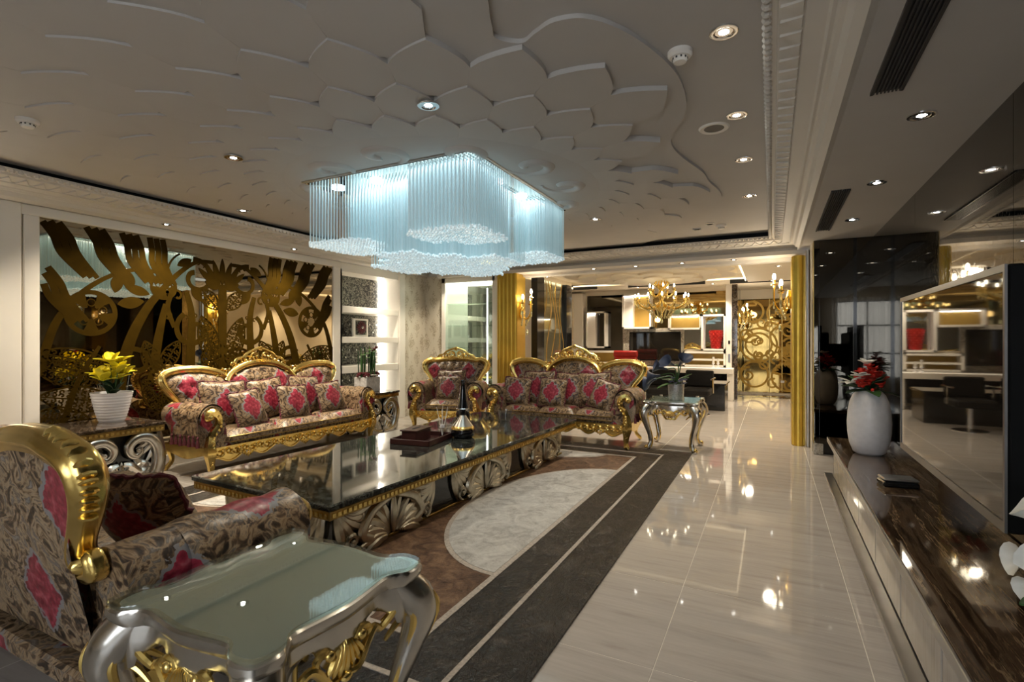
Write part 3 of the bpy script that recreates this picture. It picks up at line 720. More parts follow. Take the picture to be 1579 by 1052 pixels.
# ================================================================== GLASS PARTITION
gp=thing('glass_partition','amber glass screen between two black posts behind the gold column','partition',(-3.8,8.4,0))
MB().cbox(-.06,-.02,0,.06,.30,2.52,.004).build('post',M['black'],gp,False); MB().cbox(-.06,1.45,0,.06,1.75,2.5,.004).build('post',M['black'],gp,False)
MB().box(-.006,.3,.05,.006,1.45,2.5).build('glass_pane',M['glass_green'],gp,False)
for k in range(5):
    pts=[(.42+.22*k+.12*math.sin(j*1.1+k),.1+j*.3) for j in range(9)]
    MB().ribbon([(p.x,p.y) for p in cr(pts,4)],.035,.006,.008,'x').build('etched_line',M['etch_gold'],gp,False)
# ---- gold panel between column and partition
# ================================================================== REAR WALL UNITS
def framebox(name,label,x0,x1,z0,z1,depth,t=.05,back='white',y=YB):
    o=thing(name,label,'shelf',((x0+x1)/2,y,z0)); w=(x1-x0)/2; h=z1-z0
    MB().box(-w,-depth,0,-w+t,0,h).build('side_panel',M['white'],o,False); MB().box(w-t,-depth,0,w,0,h).build('side_panel',M['white'],o,False)
    MB().box(-w,-depth,0,w,0,t).build('bottom_panel',M['white'],o,False); MB().box(-w,-depth,h-t,w,0,h).build('top_panel',M['white'],o,False)
    if back: MB().box(-w+t,-.035,t,w-t,-.016,h-t).build('back_panel',M[back],o,False)
    return o
def wallmirror(name,label,x0,x1,z0,z1,mm): return tag(MB().box(x0,YB-.012,z0,x1,YB-.001,z1).build(name,M[mm],None,False),label,'mirror')
wallmirror('wall_mirror','dark smoked mirror panel left of the rear television',-4.42,-3.46,.8,2.55,'mirror_stub')
wallmirror('wall_mirror','amber mirror panel above the rear television',-3.16,-.98,1.68,2.55,'mirror_gold')
wallmirror('wall_mirror','mirror panel between rear television and red vase box',-1.92,-1.46,1.15,1.62,'mirror_clear')
o=framebox('wall_box_shelf','tall white box shelf on the smoked mirror',-4.38,-3.84,1.17,2.12,.25,.04,'mirror_stub'); MB().box(-.23,-.20,.04,-.02,-.02,.91).build('lit_panel',M['white'],o,False); MB().box(-.23,-.22,.88,-.02,-.20,.90).build('led_strip',M['led'],o,False)
framebox('low_wall_shelf','low white box unit under the smoked mirror',-4.40,-3.44,.75,1.10,.3,.05,'amber')
o=framebox('upper_wall_shelf','white lit box shelf above the left of the rear television',-3.41,-2.68,1.66,2.54,.25,.045,'amber'); MB().box(-.32,-.22,.045,-.1,-.02,.84).build('lit_panel',M['white'],o,False); MB().box(-.32,-.24,.82,.3,-.22,.835).build('led_strip',M['led'],o,False)
o=framebox('upper_wall_shelf','short white lit box shelf above the right of the rear television',-2.27,-1.50,1.63,1.99,.25,.04,'amber'); MB().box(-.3,-.2,.30,.3,-.18,.315).build('led_strip',M['led'],o,False)
vb=framebox('vase_box_shelf','white box shelf holding the red vase on the rear wall',-1.50,-.96,1.12,1.98,.28,.045,'mirror_clear')
lb=framebox('low_wall_shelf','low white shelf unit with a middle board under the red vase',-1.92,-.96,.735,1.10,.3,.045,'amber'); MB().box(-.43,-.3,.15,.43,-.01,.19).build('middle_board',M['white'],lb,False)
rp=tag(MB().cbox(-.95,YB-.32,0,-.82,YB,2.66,.005).build('wall_pillar',M['white'],None,False),'white pillar with switches at the right of the rear wall','pillar')
MB().box(-.90,YB-.325,1.28,-.86,YB-.32,1.36).build('switch',M['tv_side'],rp,False); MB().box(-.905,YB-.325,.85,-.855,YB-.32,1.05).build('switch',M['steel'],rp,False)
tag(MB().cbox(-.82,YB-.34,0,-.70,YB-.0,2.66,.005).build('wall_pillar',M['marble_dark'],None,False),'dark marble pillar beside the gilded passage','pillar')
tag(MB().cbox(-5.0,YB-.3,0,-4.45,YB,2.6,.005).build('wall_cupboard',M['white'],None,False),'tall white cupboard at the left of the rear wall','cupboard')
for i in range(4): MB().box(-4.95,YB-.315,.3+.55*i,-4.7,YB-.3,.8+.55*i).build('door_panel',M['cream'],bpy.data.objects['wall_cupboard'],False)
ts=tag(MB().cbox(-3.43,YB-.08,.74,-1.93,YB-.01,1.655,.006).build('television_surround',M['marble_cream'],None,False),'cream marble surround behind the rear television','wall panel')
tv=thing('television','black television on the cream marble surround of the rear wall','television',(-2.62,YB-.08,.86))
MB().cbox(-.63,-.06,0,.63,0,.715,.01).build('casing',M['tv_side'],tv,False); MB().box(-.605,-.064,.03,.605,-.06,.69).build('screen',M['screen'],tv,False)
wall_grille(-4.85,-3.75,2.6,2.72,YB-1.26,'grey wall grille left of the rear chandelier'); wall_grille(-3.0,-1.3,2.6,2.73,YB-1.26,'long grey wall grille behind the rear chandelier'); wall_grille(-.8,.45,2.58,2.70,YB-1.26,'grey wall grille above the gilded passage')
# desk
dk=thing('desk','long white lacquered desk along the rear wall','desk',(-2.5,12.45,0))
MB().cbox(-1.78,0,.61,1.73,.40,.73,.008).build('desk_top',M['white'],dk,False)
for x in (-1.75,1.60): MB().cbox(x,.03,0,x+.13,.38,.61,.006).build('leg',M['white'],dk,False)
MB().box(.75,.1,.0,.80,.16,.61).build('leg',M['chrome'],dk,False)
MB().box(-1.62,.30,.1,1.6,.36,.6).build('modesty_panel',M['black'],dk,False)
MB().box(-.55,.1,.73,.05,.33,.736).build('desk_pad',M['tv_side'],dk,False)
for k,(x,hh,l) in enumerate(((-1.20,.25,'taller white candlestick on the white desk'),(-1.10,.21,'shorter white candlestick on the white desk'))):
    t=thing('candlestick',l,'candlestick',(x,12.64,.73),0,'candlesticks'); MB().lathe([(0,0),(.045,0),(.045,.015),(.018,.03),(.016,.08),(.035,.10),(.035,.11)],14).build('holder',M['ceramic'],t); MB().lathe([(.026,.11),(.026,hh),(.0,hh+.004)],12).build('candle',M['candle'],t)
# red quilted vase
rv=thing('vase','tall red quilted vase tapering downward in the white box','vase',(-1.18,YB-.16,1.165))
MB().lathe([(0,0),(.085,0),(.09,.02),(.15,.42),(.155,.44),(.145,.44),(.09,.05)],20).build('body',M['red_leather'],rv)
m=MB()
for k in range(10):
    for j in range(8):
        a=2*PI*(k+.5*(j%2))/10; z=.04+.05*j; r=.09+.06*z/.42; m.ell((r*math.cos(a),r*math.sin(a),z),(.02,.02,.024),6,4)
tag(m.build('quilting',M['red_leather'],rv),kind='stuff')
# red high chair behind the desk
rc=thing('office_chair','red leather desk chair with a rolled back at the white desk','chair',(-3.05,12.15,0))
MB().cbox(-.26,-.26,.42,.26,.26,.54,.05).build('seat',M['red_leather'],rc); MB().cbox(-.27,-.30,.54,.27,-.18,1.02,.05).build('backrest',M['red_leather'],rc)
MB().tube([(-.27,-.24,1.05),(.27,-.24,1.05)],.075,14).build('headroll',M['red_leather'],rc)
MB().lathe([(0,0),(.24,0),(.24,.015),(.03,.03),(.03,.42),(0,.42)],20).build('pedestal',M['chrome'],rc)
# black swivel chairs
def swivel(x,y,rz,label):
    t=thing('swivel_chair',label,'chair',(x,y,0),rz,'black swivel chairs')
    MB().lathe([(0,0),(.22,0),(.22,.012),(.03,.025),(.03,.36),(0,.36)],24).build('pedestal',M['chrome'],t)
    MB().cbox(-.25,-.25,.36,.25,.25,.48,.03).build('seat',M['black_leather'],t)
    MB().cbox(-.25,.20,.50,.25,.27,.80,.02).build('backrest',M['black_leather'],t)
    for s in (-1,1):
        a=MB().tube([(s*.27,0,.40),(s*.27,0,.66)],.014,8).tube([(s*.27,-.2,.66),(s*.27,.2,.66)],.016,8).build('armrest',M['chrome'],t)
    MB().tube([(-.28,.24,.66),(.28,.24,.66)],.014,8).build('back_rail',M['chrome'],t)
    return t
swivel(-1.86,9.9,.1,'black swivel chair with chrome arms hidden behind the far sofa'); swivel(-1.22,9.95,-.05,'black swivel chair with chrome arms behind the blue calla pot')
bb=thing('black_table','glossy black block table behind the swivel chairs','table',(-1.55,11.0,0))
MB().cbox(-.75,-.4,0,.75,.4,.50,.01).build('body',M['black'],bb,False); MB().cbox(-.78,-.43,.50,.78,.43,.53,.006).build('table_top',M['black_glass'],bb,False)

# ================================================================== GILDED END WALL
gd=thing('gilded_mirror','amber mirror wall with gold scrollwork at the end of the passage','mirror',(-.1,YD,0))
MB().box(-.62,-.012,.05,.65,0,2.42).build('mirror_glass',M['mirror_door'],gd,False)
GZ=[0]
def gr(name,pts,w):
    GZ[0]+=2e-5; return MB().ribbon(pts,w,-.016-GZ[0],-.012,'y').build(name,M['etch_gold'],gd,False)
rng=random.Random(3)
for cx,cz,r in ((-.2,1.25,.42),(-.2,1.25,.30),(.35,1.45,.28),(.3,2.05,.3),(-.35,2.1,.26),(.45,.45,.35),(-.3,.5,.32)):
    gr('ring',circ(cx,cz,r,36)+[(cx+r,cz)],.05)
for k in range(26):
    cx,cz=rng.uniform(-.55,.58),rng.uniform(.2,2.3); a=rng.uniform(0,360); gr('scroll',spiral(cx,cz,rng.uniform(.1,.2),.02,a,a+rng.choice((-1,1))*rng.uniform(400,560),28),[.05,.045,.03])
for k in range(9):
    a=PI*k/8; MB().prism(leafp(.40,.55,.30,.055,a),-.016,-.012,'y').build('palm_leaf',M['etch_gold'],gd,False)
for k in range(7):
    a=PI*k/6; MB().prism(leafp(.30,1.9,.26,.05,a),-.016,-.012,'y').build('palm_leaf',M['etch_gold'],gd,False)
for x in (-.63,.05,.33,.64): MB().box(x-.012,-.02,.05,x+.012,-.0,2.42).build('seam',M['gold_dark'],gd,False)
MB().box(.30,-.026,.30,.38,-.018,.36).build('socket',M['ceramic'],gd,False)

# ================================================================== GOLD CANDLE CHANDELIER AND SCONCES
def arm(m,a,r,z0,zt,rad=.019):
    c,s=math.cos(a),math.sin(a)
    pts=[(0.03,z0),(r*.35,z0-.10),(r*.7,z0-.11),(r,z0-.02),(r*1.0,zt)]
    m.tube([(p[0]*c,p[0]*s,p[1]) for p in cr(pts,4)],rad,6)
def gold_chandelier():
    t=thing('candle_chandelier','gold branched chandelier with candle bulbs and crystal drops','chandelier',(-1.93,10.3,2.6))
    MB().lathe([(0,0),(.07,0),(.09,-.03),(.02,-.06),(.02,-.14),(.13,-.17),(.05,-.24),(.03,-.3),(.07,-.36),(.04,-.45),(.09,-.52),(.12,-.58),(.05,-.66),(.02,-.72),(.03,-.76),(0,-.8)],16).build('stem',M['gold'],t)
    for tier,(n,r,z0,zt) in enumerate(((5,.24,-.26,-.25),(12,.50,-.50,-.44))):
        for k in range(n):
            a=2*PI*k/n+.2*tier; m=MB(); arm(m,a,r,z0,zt); x,y=r*math.cos(a),r*math.sin(a)
            m.lathe([(0,zt-.01),(.035,zt),(.04,zt+.012),(.012,zt+.012),(.012,zt+.05),(0,zt+.05)],10,(x,y,0))
            ao=m.build('arm',M['gold'],t)
            MB().ell((x,y,zt+.08),(.016,.016,.038),8,6).build('candle_bulb',M['bulb'],ao)
            d=MB()
            for q in range(5): d.ell((x*(1-.1*q),y*(1-.1*q),zt-.06-.03*q*(1-q*.12)),(.012,.012,.02),5,4)
            d.ell((x,y,zt-.13),(.014,.014,.035),6,4); tag(d.build('crystal_drop',M['crystal'],ao),kind='stuff')
    m=MB()
    for k in range(14): a=2*PI*k/14; m.tube([(.0+.1*math.cos(a),.1*math.sin(a),-.17),(.15*math.cos(a),.15*math.sin(a),-.13),(.11*math.cos(a),.11*math.sin(a),-.08)],.012,5)
    m.build('crown',M['gold'],t)
    d=MB()
    for k in range(18):
        a=2*PI*k/18
        for q in range(7): d.ell((.32*math.cos(a)*(1-q*.09),.32*math.sin(a)*(1-q*.09),-.58-.035*q),(.014,.014,.018),5,4)
    tag(d.build('crystal_skirt',M['crystal'],t),kind='stuff')
    MB().ell((0,0,-.86),(.03,.03,.05),8,6).build('crystal_ball',M['crystal'],t)
    light('chandelier_glow','POINT',(0,0,-.35),300,WARM,.05,parent=t)
gold_chandelier()
def sconce(x,y,z,rz,label,e=10,sc=1):
    t=thing('wall_sconce',label,'wall lamp',(x,y,z),rz,'gold candle sconces'); t.scale=(sc,)*3
    MB().lathe([(0,0),(.04,0),(.055,.06),(.03,.14),(.012,.2)],12,(0,-.02,-.08)).build('backplate',M['gold'],t)
    for k,a in enumerate((-2.5,-1.57,-.64)):
        m=MB(); r=.16; zt=.10 if k!=1 else .18; arm(m,a,r,.02,zt,.011); xx,yy=r*math.cos(a),r*math.sin(a)
        m.lathe([(0,zt-.01),(.032,zt),(.036,zt+.012),(.012,zt+.012),(.012,zt+.06),(0,zt+.06)],10,(xx,yy,0)); ao=m.build('arm',M['gold'],t)
        MB().ell((xx,yy,zt+.09),(.018,.018,.04),8,6).build('candle_bulb',M['bulb'],ao)
        d=MB()
        for q in range(5): d.ell((xx*(1-.12*q),yy*(1-.12*q),-.06-.03*q),(.012,.012,.02),5,4)
        d.ell((xx,yy,-.02),(.014,.014,.035),6,4); tag(d.build('crystal_drop',M['crystal'],ao),kind='stuff')
    MB().ell((0,-.1,-.28),(.02,.02,.04),8,6).build('crystal_ball',M['crystal'],t)
    light('sconce_glow','POINT',(0,-.2,.2),e,WARM,.08,parent=t)
sconce(-3.84,7.9,1.85,PI/2,'gold candle sconce on the side of the fluted gold column',8,1.25)
sconce(.23,7.78,1.88,-PI/2,'gold candle sconce on the plain gold column',8,1.25)
sconce(-.70,12.95,1.85,PI/2,'gold candle sconce on the dark marble pillar in the passage',8,1.2)

# ================================================================== CRYSTAL ROD CHANDELIER
def crystal():
    t=thing('crystal_chandelier','huge rectangular chandelier of hanging crystal rods glowing cool white','chandelier',(CX,CY,ZT-.06)); hx,hy=.86,.95
    MB().cbox(-hx,-hy,-.035,hx,hy,.0,.006).build('ceiling_plate',M['steel'],t,False)
    MB().box(-hx+.02,-hy+.02,-.04,hx-.02,hy-.02,-.035).build('mirror_plate',M['mirror_clear'],t,False)
    for i in range(4):
        for j in range(4):
            MB().lathe([(0,-.041),(.05,-.041),(.055,-.055),(0,-.056)],14,(-.66+.44*i,-.72+.48*j,0)).build('led_spot',M['lens_cool'],t)
    light('chandelier_beam','AREA',(0,0,-.06),22,COOL,1.6,1.8,parent=t)
    sp=.0345; nx,ny=int(2*hx/sp),int(2*hy/sp); rods=[]
    for i in range(nx+1):
        for j in range(ny+1):
            x=-hx+.02+i*(2*hx-.04)/nx; y=-hy+.02+j*(2*hy-.04)/ny
            ax,ay=abs(x),abs(y)
            cx_,cy_=hx-.33,hy-.33               # corner block centres
            def rr(px,py,r): return max(px,0)**2+max(py,0)**2<r*r
            inc=ax>hx-.64 and ay>hy-.64 and rr(abs(ax-cx_)-.14,abs(ay-cy_)-.14,.2)
            inm=rr(ax-.42,ay-.50,.27)
            if inc and not (ax<.42 and ay<.5): L=.545
            elif inm: L=.66
            else: continue
            rods.append((x,y,L))
    fx,fy=-CX,-CY
    rods.sort(key=lambda r:(r[0]+CX)**2+(r[1]+CY)**2)
    ms={}
    for L in (.545,.66):
        ms[L]=MB().tube([(0,0,-.045),(0,0,-L)],.0050,5).ell((0,0,-L-.012),(.0125,.0125,.016),5,4).mesh('crystal_rod',M['rod'])
    near=[r for r in rods if r[2]==.545][:300]; ns=set(near)
    for x,y,L in near: link('crystal_rod',ms[L],t,(x,y,0))
    m=MB(); b=MB()
    for x,y,L in rods:
        b.ell((x+random.uniform(-.004,.004),y,-L-.014+random.uniform(-.008,.008)),(.015,.015,.017),5,4)
        if (x,y,L) in ns: continue
        m.tube([(x,y,-.045),(x,y,-L)],.0050,4,cap=False)
    tag(m.build('crystal_rods',M['rod'],t),kind='stuff'); tag(b.build('crystal_beads',M['bead'],t,False),kind='stuff')
crystal()

# ================================================================== RUG
RZ=.012
rg=thing('rug','dark silky rug with cream braid lines and white half ovals under the coffee table','rug',(-2.82,3.885,0))
hx,hy=1.97,2.565
def ringbox(m,x0,y0,x1,y1,z0,z1):  # rectangular ring between outer and inner half sizes
    m.box(-x0,-y0,z0,-x1,y0,z1); m.box(x1,-y0,z0,x0,y0,z1); m.box(-x1,-y0,z0,x1,-y1,z1); m.box(-x1,y1,z0,x1,y0,z1); return m
def fine(m,name,mt_,parent):
    o=m.build(name,mt_,parent,False); return o
fine(ringbox(MB(),hx,hy,hx-.28,hy-.28,0,RZ),'outer_border',M['rug_dark_sheen'],rg)
fine(ringbox(MB(),hx-.305,hy-.305,hx-.54,hy-.54,0,RZ),'inner_border',M['rug_dark_sheen'],rg)
for i,(a,b) in enumerate(((.28,.305),(.54,.575))): ringbox(MB(),hx-a,hy-a,hx-b,hy-b,0,RZ+.004).build('braid_line',M['braid'],rg,False)
ix,iy=hx-.575,hy-.575
MB().box(-ix,-iy,0,ix,iy,RZ).build('field',M['rug_brown'],rg,False)
def half(cx,cy,ra,rb,ang,name,mt_,z1):
    pl=[(cx+ra*math.cos(t)*math.cos(ang)-rb*math.sin(t)*math.sin(ang),cy+ra*math.cos(t)*math.sin(ang)+rb*math.sin(t)*math.cos(ang)) for t in [PI*i/40 for i in range(41)]]
    return MB().prism(pl,0,z1,'z').build(name,mt_,rg,False)
for cx,cy,ra,rb,an in ((ix-.0,0,1.30,.80,PI/2),(-ix,0,1.30,.80,-PI/2),(0,iy,1.05,.40,PI),(0,-iy,1.05,.40,0)):
    half(cx,cy,ra+.035,rb+.035,an,'braid_arc',M['braid'],RZ+.003); half(cx,cy,ra,rb,an,'half_oval',M['rug_white'],RZ+.006)

# ================================================================== SOFA SET
def pillow_mesh(w,h,t):
    m=MB(); n=14
    def f(sg):
        def fn(u,v):
            a,b=2*u-1,2*v-1; e=(max(0,(1-abs(a)**3.2))*max(0,(1-abs(b)**3.2)))**.6
            px=a*w/2*(1-.07*(1-abs(b))**1.0*1.0*abs(a)**2); pz=b*h/2*(1-.07*(1-abs(a))*abs(b)**2)
            wr=.012*math.sin(9*a+4*b*sg)*e*abs(b)
            return (px,sg*t/2*e+wr,pz)
        return fn
    m.grid(f(1),n,n); b0=len(m.f); m.grid(f(-1),n,n)
    k=len(m.f)-b0; m.f[:b0]=[q[::-1] for q in m.f[:b0]]
    return m.mesh('cushion_cover',M['fabric_cushion'],True,80)
def fringe_mesh(w,h):
    m=MB(); pts=[]; N=72
    c=[(-1,-1),(1,-1),(1,1),(-1,1)]
    for i in range(N+1):
        q=4*(i%N)/N; s=int(q); f=q-s; a=c[s]; b=c[(s+1)%4]; x=a[0]+(b[0]-a[0])*f; y=a[1]+(b[1]-a[1])*f
        pin=1-.07*(1-min(abs(x),abs(y)))**1.0
        pts.append((x*w/2*pin+.005*math.sin(i*2.1),.006*math.sin(i*2.6),y*h/2*pin+.005*math.cos(i*1.7)))
    m.tube(pts,[.006,.012]*36,6); return m.mesh('fringe',M['tassel'])
PM={}
def cushion(loc,rot,size,label,group):
    if size not in PM: PM[size]=(pillow_mesh(size,size,.17 if size>.42 else .14),fringe_mesh(size,size))
    t=thing('cushion',label,'cushion',loc,0,group); t.rotation_euler=rot
    link('cushion_cover',PM[size][0],t); link('fringe',PM[size][1],t)
    return t
tasm=MB().lathe([(0,0),(.008,-.005),(.013,-.02),(.007,-.03),(.012,-.04),(.019,-.11),(.0,-.112)],8).mesh('tassel',M['tassel'])

def carve_strip(m,x0,x1,y,zc,amp,n,seed):
    r=random.Random(seed)
    for i in range(n):
        x=x0+(x1-x0)*(i+.5)/n; s=1 if i%2 else -1
        m.tube([(x+a*1.0,y-.012,zc+b*s) for a,b in spiral(0,0,amp,amp*.3,180,-160,10)],[.006,.012,.010],5)
        m.ell((x+amp*.6,y-.014,zc-s*amp*.5),(amp*.55,.012,amp*.3),6,4,Matrix.Rotation(s*.7,3,'Y'))
def sofa(name,label,cat,loc,rz,hw,seats,group,cush=True,rearlabel=None):
    t=thing(name,label,cat,loc,rz,group)
    yb=lambda z:.60+(z-.40)*.20
    iw=hw-.22                                   # inner half width between the arms
    # seat deck and cushions
    MB().cbox(-iw-.1,.03,.27,iw+.1,.72,.335,.012).build('seat_deck',M['fabric'],t)
    MB().tube([(-iw-.02,.018,.335),(iw+.02,.018,.335)],.010,6).build('piping',M['tassel'],t)
    for i in range(seats):
        a=-iw+2*iw*i/seats; b=-iw+2*iw*(i+1)/seats; w=(b-a)/2; n=10
        m=MB()
        def top(u,v):
            p,q=2*u-1,2*v-1; e=(max(0,1-abs(p)**6)*max(0,1-abs(q)**6))**.4
            return (p*w*.995,.29+.31*q,.335+.05+.065*e+.02*(1-p*p)*(1-q*q))
        m.grid(top,n,n); m.box(-w*.995,-.02,.336,w*.995,.60,.388)
        so_=m.build('seat_cushion',M['fabric'],t,True,60,loc=((a+b)/2,0,0))
        MB().tube([(-w*.99,-.021,.389),(w*.99,-.021,.389)],.006,6).tube([(-w*.99,-.021,.338),(w*.99,-.021,.338)],.006,6).build('welt',M['gold_dark'],so_)
    # gilded aprons
    N=48
    lo=lambda u:.195+.035*math.cos(u*PI*2*max(1,seats))-.03*(abs(u)**6)
    pl=[(-hw+.07+2*(hw-.07)*i/N,lo(-1+2*i/N)) for i in range(N+1)]+[(hw-.07,.30),(-hw+.07,.30)]
    ap=MB().prism(pl,-.005,.03,'y').build('apron',M['gold'],t,True,30)
    m=MB(); carve_strip(m,-hw+.1,hw-.1,-.005,.245,.04,int(hw*2/.095),1)
    for k in range(seats): 
        x=-hw+.07+2*(hw-.07)*(k+.5)/seats
        for q in range(-3,4): m.ell((x+.03*q,-.02,.185+.012*abs(q)),(.013,.014,.035),6,4,Matrix.Rotation(q*.3,3,'Y'))
    m.tube([(p[0],-.008,p[1]) for p in pl[:N+1]],.011,6)
    m.build('carving',M['gold'],ap)
    for s in (-1,1):
        pls=[(.02+.72*i/20,.20+.03*math.cos(i/20*PI*2)) for i in range(21)]+[(.74,.30),(.02,.30)]
        MB().prism(pls,s*(hw-.05),s*(hw-.025),'x').build('side_rail',M['gold'],t,True,30)
    # legs
    for s in (-1,1):
        x=s*(hw-.05)
        m=MB(); m.tube(cr([(x,0,.42),(x+s*.012,-.012,.33),(x+s*.014,-.015,.25),(x,0,.15),(x-s*.004,.0,.07),(x+s*.012,-.02,.02),(x+s*.01,-.03,.012)],4),[.035,.052,.056,.036,.026,.034,.022],10,1,.10,5)
        for k in range(9):
            z=.40-.032*k; m.ell((x+s*.01*math.sin(k),-.055+.006*abs(k-3),z),(.02-.0008*k,.016,.026),6,4,Matrix.Rotation((-1)**k*.6,3,'Y'))
        m.build('leg',M['gold'],t)
        m=MB(); m.tube(cr([(s*(hw-.12),.73,.30),(s*(hw-.09),.75,.22),(s*(hw-.11),.75,.10),(s*(hw-.06),.78,.02),(s*(hw-.05),.79,.015)],4),[.045,.035,.022,.026,.018],8); m.build('leg',M['gold'],t)
        # carved S scroll on the arm front
        m=MB(); P=[(0,.41),(-.02,.47),(-.065,.52),(-.078,.575),(-.05,.63),(.0,.65),(.035,.63),(.04,.60),(.018,.585)]
        m.tube(cr([(x+s*a,-.01,z) for a,z in P],5),[.036,.03,.03,.034,.038,.036,.03,.026,.02],10,1,.08,5)
        m.ell((x+s*.018,-.02,.605),(.03,.03,.03),8,6)
        for k in range(6): m.ell((x+s*(-.03-.05*math.sin(k*.55)),-.04,.44+.035*k),(.012,.012,.02),6,4)
        m.build('arm_scroll',M['gold'],t)
        # upholstered rolled arm
        c=(hw-.075,.595); r=.118; prof=[(hw-.225,.28),(hw-.215,.45)]+[(c[0]+r*math.cos(math.radians(a)),c[1]+r*math.sin(math.radians(a))) for a in range(195,-61,-15)]+[(hw-.045,.42),(hw-.045,.28)]
        m=MB(); rings=[]
        for k in range(9):
            y=.01+.66*k/8; rr=1+.03*math.sin(PI*k/8)
            rings.append([(s*((p[0]-hw+.1)*rr+hw-.1),y,p[1]+ (.01*math.sin(PI*k/8) if p[1]>.5 else 0)) for p in prof])
        if s<0: rings=[q[::-1] for q in rings]
        m.loft(rings); ar=m.build('arm',M['fabric'],t,True,50)
        # draped arm cover with tassels
        dp=[(c[0]+(r+.014)*math.cos(math.radians(a)),c[1]+(r+.014)*math.sin(math.radians(a))) for a in range(190,-21,-15)]+[(hw+.055,.50),(hw+.05,.43)]
        dp=[(hw-.205,.47)]+dp
        m=MB(); m.grid(lambda u,v:(s*(dp[min(int(u*(len(dp)-1)+.5),len(dp)-1)][0]+.012*math.sin(v*22+u*9)*(u>.75)),.03+.46*v,dp[min(int(u*(len(dp)-1)+.5),len(dp)-1)][1]+.006*math.sin(v*15+u*5)),len(dp)-1,16)
        dr=m.build('arm_cover',M['fabric'],t,True,80)
        for k in range(7): link('tassel',tasm,dr,(s*(hw+.05),.05+.07*k,.43+.01*(k%2)))
        for k in range(3): link('tassel',tasm,dr,(s*(hw-.20+.05*k),.02,.50+.09*math.sin((k+.5)/3*PI*.6)))
    # gilded back frames
    xv=.40*hw if seats>1 else 0
    if seats>1:
        side=[(xv-.02,.90),(xv+.05,.975),(.62*hw,1.035),(.80*hw,1.045),(hw-.11,1.03),(hw-.02,.995),(hw,.94),(hw-.025,.875),(hw-.08,.80),(hw-.13,.735),(hw-.15,.68),(hw-.12,.64),(hw-.075,.655),(hw-.08,.695),(hw-.11,.69)]
    else:
        side=[(0,1.06),(.18,1.055),(.32,1.035),(hw-.11,1.04),(hw-.02,1.0),(hw,.94),(hw-.025,.875),(hw-.08,.80),(hw-.12,.735),(hw-.14,.68),(hw-.11,.64),(hw-.07,.655),(hw-.075,.695),(hw-.10,.69)]
    P3=lambda p,o=0:(p[0],yb(p[1])+o,p[1])
    for s in (-1,1):
        pts=cr([P3((s*a,z),.045) for a,z in side],9)
        m=MB(); n=len(pts); m.tube(pts,[.030,.042,.044,.044,.046,.046,.044,.040,.036,.034,.034,.032,.03,.026,.016],30,1.15,.06,6,up=(0,1,0.0))
        # leaf carving around the ear
        for k in range(12):
            i=int(n*(.27+.022*k)) if seats>1 else int(n*(.24+.022*k)); q=pts[i]; d=(pts[i+1]-pts[i-1]).normalized(); nn=Vector((-d.z*-s,0,d.x*-s)) if False else Vector((d.z,0,-d.x))*(-s)
            if nn.z<-.3 and nn.x*s<0: nn=-nn
            c_=q+nn*.036; an=math.atan2(nn.z,nn.x); m.ell((c_.x,c_.y+.012,c_.z),(.026,.026,.010),8,5,Matrix.Rotation(-an-s*.5,3,'Y'))
        q=pts[-1]; m.ell((q.x,q.y,q.z-.018),(.032,.05,.032),10,6)
        m.build('back_frame',M['gold'],t)
    m=MB()
    if seats>1:
        arch=cr([P3(p,.035) for p in [(-xv,.885),(-.33*hw,.985),(-.18*hw,1.065),(0,1.09),(.18*hw,1.065),(.33*hw,.985),(xv,.885)]],5)
        m.tube(arch,.040,24,1.15,.06,6,up=(0,1,0)); m.build('back_frame',M['gold'],t); m=MB(); zc=1.10
    else: zc=1.075
    # pierced crest
    yy=yb(zc)+.03; k0=1.15 if seats>1 else 1.08; zc+=.012
    for s in (-1,1):
        for (cx,cz,r0,r1,a0,a1,rad) in ((.06,.035,.062,.02,-60,330,.013),(.15,.012,.05,.015,200,-120,.012),(.235,-.012,.04,.012,-20,300,.011),(.31,-.035,.03,.01,200,-80,.010)):
            m.tube([(s*k0*a,yy,zc+b*k0) for a,b in spiral(cx,cz,r0,r1,a0,a1,18)],[rad,rad*1.3,rad],7)
        m.tube(cr([(s*.31*k0,yy,zc-.04),(s*.265*k0,yy,zc+.025),(s*.20*k0,yy,zc+.045),(s*.15*k0,yy,zc+.09),(s*.07*k0,yy,zc+.128),(0,yy,zc+.135*k0)],5),[.010,.015,.013,.016,.017,.02],7)
        for k in range(7): m.ell((s*(.05+.042*k)*k0,yy-.02,zc-.005+.06*math.cos(k*.3)-.01*k),(.022,.016,.014),6,4,Matrix.Rotation(s*(.5+.2*k),3,'Y'))
        if seats>1:
            for k in range(9):    # pierced foliage over the valleys
                a=xv+(-.14+.035*k)*hw/1.1; z=.95+.045*math.cos((k-4)*.9)+.02*(k%2)
                m.tube([(s*(a+u),yb(z)+.03,z+v) for u,v in spiral(0,0,.032,.01,k*70,k*70+320,10)],.008,5)
                m.ell((s*a,yb(z)+.015,z+.03),(.02,.014,.013),6,4,Matrix.Rotation(k*.8,3,'Y'))
    for q in range(-4,5): m.ell((.022*q*k0,yy-.03,zc-.01-.004*abs(q)),(.011,.018,.045),6,4,Matrix.Rotation(q*.24,3,'Y'))
    for q in range(5): m.ell((.02*math.cos(q*1.26),yy-.015,zc+.125*k0+.02*math.sin(q*1.26)),(.016,.014,.016),6,4)
    m.build('crest',M['gold'],t)
    # tufted upholstery of the back, and its rear cover
    def halfw(z): 
        f=min(1,max(0,(z-.70)/.24)); f=f*f*(3-2*f); return (hw-.135 if seats>1 else hw-.13)+f*.115
